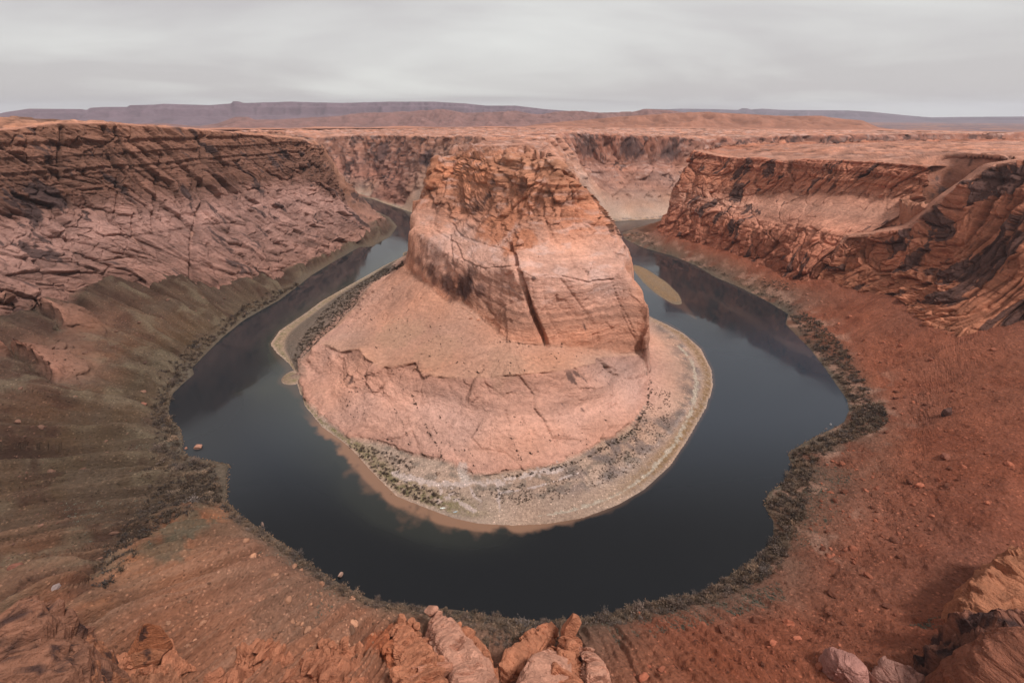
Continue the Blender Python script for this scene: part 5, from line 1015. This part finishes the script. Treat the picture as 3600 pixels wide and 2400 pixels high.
for p in scatter([(1150, 1094), (1250, 1080), (1340, 1054), (1390, 1020), (1455, 985), (1482, 930), (1492, 870), (1500, 890), (1470, 985), (1400, 1030), (1290, 1078), (1160, 1100)], 170): BR_.append((p, rng.uniform(0.8, 1.7), INNER))
BLAB = {NEAR: ('grey-brown leafless bush in the thicket along the steep near shore', 'bushes of the near shore thicket'), RIGHT: ('grey-brown bush in the dark belt between red talus and water', 'bushes below the red talus'), LEFT: ('dull brown bush on the bank below the dark olive-brown talus', 'bushes below the dark talus'), GULLY: ('dark leafless bush crowded into the shadowed side gully', 'bushes in the gully'), INNER: ('dark bush on the low ground at the foot of the butte', 'bushes around the butte'), FARB: ('grey shrub on the far beach below the promontory', 'shrubs on the far beach')}
def bush_words(zn, p, s_):
    sz_ = 'tall' if s_ > 3.3 else ('middling' if s_ > 2.5 else 'low'); lb = BLAB[zn][0].replace('grey-brown ', '').replace('dull brown ', '').replace('dark ', '', 1).replace('leafless ', '').replace('grey ', '')
    if zn == NEAR: lb = 'bush ' + ('on the shore below the rilled tan slope' if p[0] < -42 else 'in the hollow between the pink rib and the balanced boulder' if p[0] < 52 else 'on the shore beside the grey-green sage')
    return sz_ + ' grey-brown ' + lb, sz_ + ' bushes ' + lb.split('bush ')[-1]
BR_ = [(s_ / math.hypot(p[0], p[1], 300), p, s_, zn) for p, s_, zn in BR_]; BR_.sort(key=lambda q: -q[0])
SV, SF, SC, off = [], [], [], 0
for k_, (q, p, s_, zn) in enumerate(BR_):
    zg = ground(*p)
    if zg < 0.12: continue
    if k_ < 290:
        o = bpy.data.objects.new('tamarisk_bush', TM[int(rng.integers(6))]); COL.objects.link(o); o.location = (p[0], p[1], zg - 0.25); hs = rng.uniform(0.8, 1.25)
        o.scale = (s_, s_ * rng.uniform(.8, 1.1), s_ * hs); o.rotation_euler = (0, 0, rng.uniform(0, 6.28)); lb, gp = bush_words(zn, p, s_); tag(o, lb, 'bush', gp)
    else:
        v_, f_, c_ = TLOW[int(rng.integers(6))]; a = rng.uniform(0, 6.28); kk = rng.uniform(0.7, 1.25) * {INNER: 0.62, LEFT: 0.68, GULLY: 0.6}.get(zn, 0.9)
        SV.append(np.stack([(v_[:, 0] * math.cos(a) - v_[:, 1] * math.sin(a)) * s_ + p[0], (v_[:, 0] * math.sin(a) + v_[:, 1] * math.cos(a)) * s_ + p[1], v_[:, 2] * s_ * rng.uniform(.8, 1.2) + zg - 0.2], -1)); SF.append(f_ + off); off += len(v_); SC.append(c_ * kk)
o = mesh_obj('riverside_brush', np.vstack(SV), np.vstack(SF), M_BR, cols=np.vstack(SC), smooth=False, kind='stuff'); tag(o, 'mass of grey-brown brush lining both banks of the river', 'brush')
# sage and bunch grass
SV, SF, SC, off = [], [], [], 0
for pix, n, cl in (([(1345, 1440), (1500, 1408), (1640, 1388), (1790, 1335), (1805, 1380), (1650, 1425), (1450, 1475), (1365, 1480)], 1500, None), ([(340, 1245), (420, 1185), (520, 1185), (505, 1230), (420, 1280), (350, 1300)], 420, None), ([(1115, 1470), (1180, 1440), (1200, 1470), (1140, 1515)], 180, None),
                   ([(330, 920), (300, 1000), (250, 1100), (120, 1150), (200, 1250), (330, 1180), (340, 1050)], 650, 30), ([(560, 720), (450, 780), (330, 830), (250, 820), (420, 740)], 360, 30), ([(1850, 1090), (1900, 1060), (1960, 1090), (1930, 1180), (1860, 1260), (1840, 1300), (1825, 1230)], 500, 18), ([(560, 1220), (700, 1310), (830, 1400), (760, 1420), (600, 1320)], 300, 25), ([(1500, 545), (1640, 600), (1760, 650), (1700, 610), (1560, 560)], 240, 40), ([(2080, 1440), (2200, 1400), (2300, 1340), (2200, 1440), (2130, 1470)], 200, 20)):
    for p in scatter(pix, n, cl):
        v_, f_, c_ = SGV[int(rng.integers(4))]; s_ = rng.uniform(0.45, 1.1); zg = ground(*p); kk = rng.uniform(.7, 1.2)
        if zg < 0.2: continue
        SV.append(np.stack([v_[:, 0] * s_ + p[0], v_[:, 1] * s_ + p[1], v_[:, 2] * s_ + zg - 0.1], -1)); SF.append(f_ + off); off += len(v_); SC.append(c_ * kk)
o = mesh_obj('sagebrush', np.vstack(SV), np.vstack(SF), M_BR, cols=np.vstack(SC), smooth=False, kind='stuff'); tag(o, 'low grey-green sagebrush on the slopes above the thickets', 'sagebrush')
# dark dots of blackbrush on the butte, partly strung along joints
SV, SF, SC, off = [], [], [], 0; pts_ = []
for pix, n, cl in (([(830, 920), (950, 945), (1100, 960), (1300, 965), (1420, 960), (1400, 1000), (1280, 1060), (1100, 1080), (960, 1050), (850, 1010), (790, 990)], 380, 30), ([(1020, 740), (1150, 790), (1360, 806), (1340, 845), (1180, 862), (1010, 855), (960, 800)], 330, 25), ([(860, 660), (1000, 690), (1050, 720), (960, 820), (800, 790), (780, 760)], 260, 40), ([(780, 840), (850, 860), (860, 930), (800, 980), (770, 930)], 200, 20), ([(1300, 860), (1440, 850), (1460, 900), (1380, 930), (1300, 900)], 70, 20)):
    pts_ += [(p, 0.55 * rng.lognormal(0, .45)) for p in scatter(pix, n // 2, cl * 0.7)]
for pix, n in (([(945, 905), (965, 950), (985, 990), (1005, 1025), (1018, 1058)], 46), ([(905, 935), (925, 975), (940, 1010)], 26), ([(1165, 985), (1180, 1020), (1200, 1060)], 26), ([(1210, 990), (1225, 1020), (1240, 1040)], 18), ([(1345, 890), (1370, 930), (1400, 985)], 30), ([(1150, 785), (1220, 796)], 24), ([(900, 850), (930, 900)], 14)):
    ln = dens([on_ground(*p) for p in pix], 0.5)
    for i in rng.integers(0, len(ln), n): pts_.append((ln[i, :2] + rng.normal(size=2) * 0.6, 0.7 * rng.lognormal(0, .35)))
for p, s_ in pts_:
    v_, f_, c_ = DOT[int(rng.integers(3))]; zg = ground(*p)
    SV.append(np.stack([v_[:, 0] * s_ + p[0], v_[:, 1] * s_ + p[1], v_[:, 2] * s_ + zg - 0.1], -1)); SF.append(f_ + off); off += len(v_); SC.append(c_)
o = mesh_obj('blackbrush', np.vstack(SV), np.vstack(SF), M_BR, cols=np.vstack(SC), smooth=False, kind='stuff'); tag(o, 'tiny dark shrubs dotted over the slickrock dome and bench', 'shrubs')
print('brush', time.time() - T0)

# ------------------------------------------------------------------ boats drawn up on the point bar, one walker
def flat_mat(name, c, rough=0.5):
    m, t, b = new_mat(name); n = nn(t, 'ShaderNodeTexNoise'); n.inputs['Scale'].default_value = 3; mr = nn(t, 'ShaderNodeMapRange'); mr.inputs['To Min'].default_value = .8; mr.inputs['To Max'].default_value = 1.1
    t.links.new(n.outputs['Fac'], mr.inputs['Value']); v = nn(t, 'ShaderNodeVectorMath', operation='SCALE'); v.inputs[0].default_value = tuple(lin(c)); t.links.new(mr.outputs[0], v.inputs['Scale']); t.links.new(v.outputs[0], b.inputs['Base Color']); b.inputs['Roughness'].default_value = rough; return m
def boat(px_, L, W, hull_c, seat_c, rz, label):
    g = on_ground(*px_); root = empty('boat', (g[0], g[1], ground(g[0], g[1]) + 0.05)); tag(root, label, 'boat'); root.rotation_euler = (0.02, 0, rz)
    n = 22; V_, F_ = [], []
    for i in range(n + 1):
        u_ = i / n * 2 - 1; w_ = W / 2 * (1 - abs(u_) ** 2.6) + 0.02; k_ = 0.12 * abs(u_) ** 3
        for (a, zz_) in ((-1, 0.42 + k_), (-0.75, 0.12 + k_), (0, k_), (0.75, 0.12 + k_), (1, 0.42 + k_), (0.8, 0.38 + k_), (0, 0.14 + k_), (-0.8, 0.38 + k_)): V_.append((u_ * L / 2, a * w_, zz_))
    for i in range(n):
        for j in range(8): F_.append((i * 8 + j, i * 8 + (j + 1) % 8, (i + 1) * 8 + (j + 1) % 8, (i + 1) * 8 + j))
    mesh_obj('hull', V_, np.array(F_), flat_mat('hull_paint', hull_c), root)
    for s_ in (-0.22, 0.2):
        x0, w_ = s_ * L, W * 0.38; B = [(x0 + dx, y_, z_) for dx in (-.14, .14) for y_ in (-w_, w_) for z_ in (0.26, 0.34)]
        mesh_obj('seat', B, np.array([(0, 1, 3, 2), (4, 6, 7, 5), (0, 4, 5, 1), (2, 3, 7, 6), (0, 2, 6, 4), (1, 5, 7, 3)]), flat_mat('seat_board', seat_c), root, smooth=False)
boat((1017, 1167), 4.6, 1.3, (226, 228, 220), (96, 128, 110), 0.15, 'white boat with green trim pulled up on the sand of the point bar')
boat((1046, 1176), 3.6, 0.9, (180, 196, 204), (60, 66, 70), 0.35, 'slim pale blue boat half in the bank grass of the point bar')
g = on_ground(899, 1136); me = bpy.data.meshes.new('person')
J = {'pel': (0, 0, .95), 'che': (0, .02, 1.35), 'nec': (0, .02, 1.5), 'hea': (0, .04, 1.66), 'top': (0, .03, 1.76), 'shl': (-.19, .02, 1.42), 'ell': (-.25, .0, 1.13), 'hal': (-.26, .08, .86), 'shr': (.19, .02, 1.42), 'elr': (.25, .0, 1.13), 'har': (.26, .1, .88), 'hil': (-.1, 0, .9), 'knl': (-.12, .08, .5), 'fol': (-.12, .02, .06), 'tol': (-.12, .2, .04), 'hir': (.1, 0, .9), 'knr': (.12, .0, .5), 'for': (.13, -.12, .06), 'tor': (.13, .05, .04)}
RAD = dict(pel=.15, che=.16, nec=.06, hea=.1, top=.07, shl=.07, ell=.05, hal=.04, shr=.07, elr=.05, har=.04, hil=.1, knl=.065, fol=.05, tol=.04, hir=.1, knr=.065, tor=.04); RAD['for'] = .05
kk = list(J); E_ = [('pel', 'che'), ('che', 'nec'), ('nec', 'hea'), ('hea', 'top'), ('che', 'shl'), ('shl', 'ell'), ('ell', 'hal'), ('che', 'shr'), ('shr', 'elr'), ('elr', 'har'), ('pel', 'hil'), ('hil', 'knl'), ('knl', 'fol'), ('fol', 'tol'), ('pel', 'hir'), ('hir', 'knr'), ('knr', 'for'), ('for', 'tor')]
me.from_pydata([J[q] for q in kk], [(kk.index(a), kk.index(b)) for a, b in E_], []); po = bpy.data.objects.new('person', me); COL.objects.link(po)
md = po.modifiers.new('skin', 'SKIN'); po.modifiers.new('sub', 'SUBSURF').levels = 1; po.modifiers['sub'].render_levels = 1
for i, q in enumerate(kk): me.skin_vertices[0].data[i].radius = (RAD[q], RAD[q])
me.skin_vertices[0].data[0].use_root = True
me.materials.append(flat_mat('dark_clothes', (52, 50, 52), 0.9)); po.location = (g[0], g[1], ground(g[0], g[1])); po.rotation_euler = (0, 0, 2.2); tag(po, 'person in dark clothes walking on the sandy edge of the point bar', 'person')

# ------------------------------------------------------------------ air
m = bpy.data.materials.new('haze'); m.use_nodes = True; t = m.node_tree; t.nodes.clear(); ou = nn(t, 'ShaderNodeOutputMaterial'); pv = nn(t, 'ShaderNodeVolumePrincipled')
pv.inputs['Color'].default_value = (0.88, 0.89, 1.0, 1); pv.inputs['Density'].default_value = 2.2e-5; pv.inputs['Anisotropy'].default_value = 0.2; t.links.new(pv.outputs[0], ou.inputs['Volume'])
hb = [(sx_, sy_, sz_) for sx_ in (-33000, 33000) for sy_ in (-3200, 33000) for sz_ in (-12, 950)]
mesh_obj('haze', hb, np.array([(0, 1, 3, 2), (4, 6, 7, 5), (0, 4, 5, 1), (2, 3, 7, 6), (0, 2, 6, 4), (1, 5, 7, 3)]), m, smooth=False, kind='stuff')
o = bpy.data.objects['haze']; tag(o, 'thin pale air over the whole canyon', 'haze')
print('total', time.time() - T0)
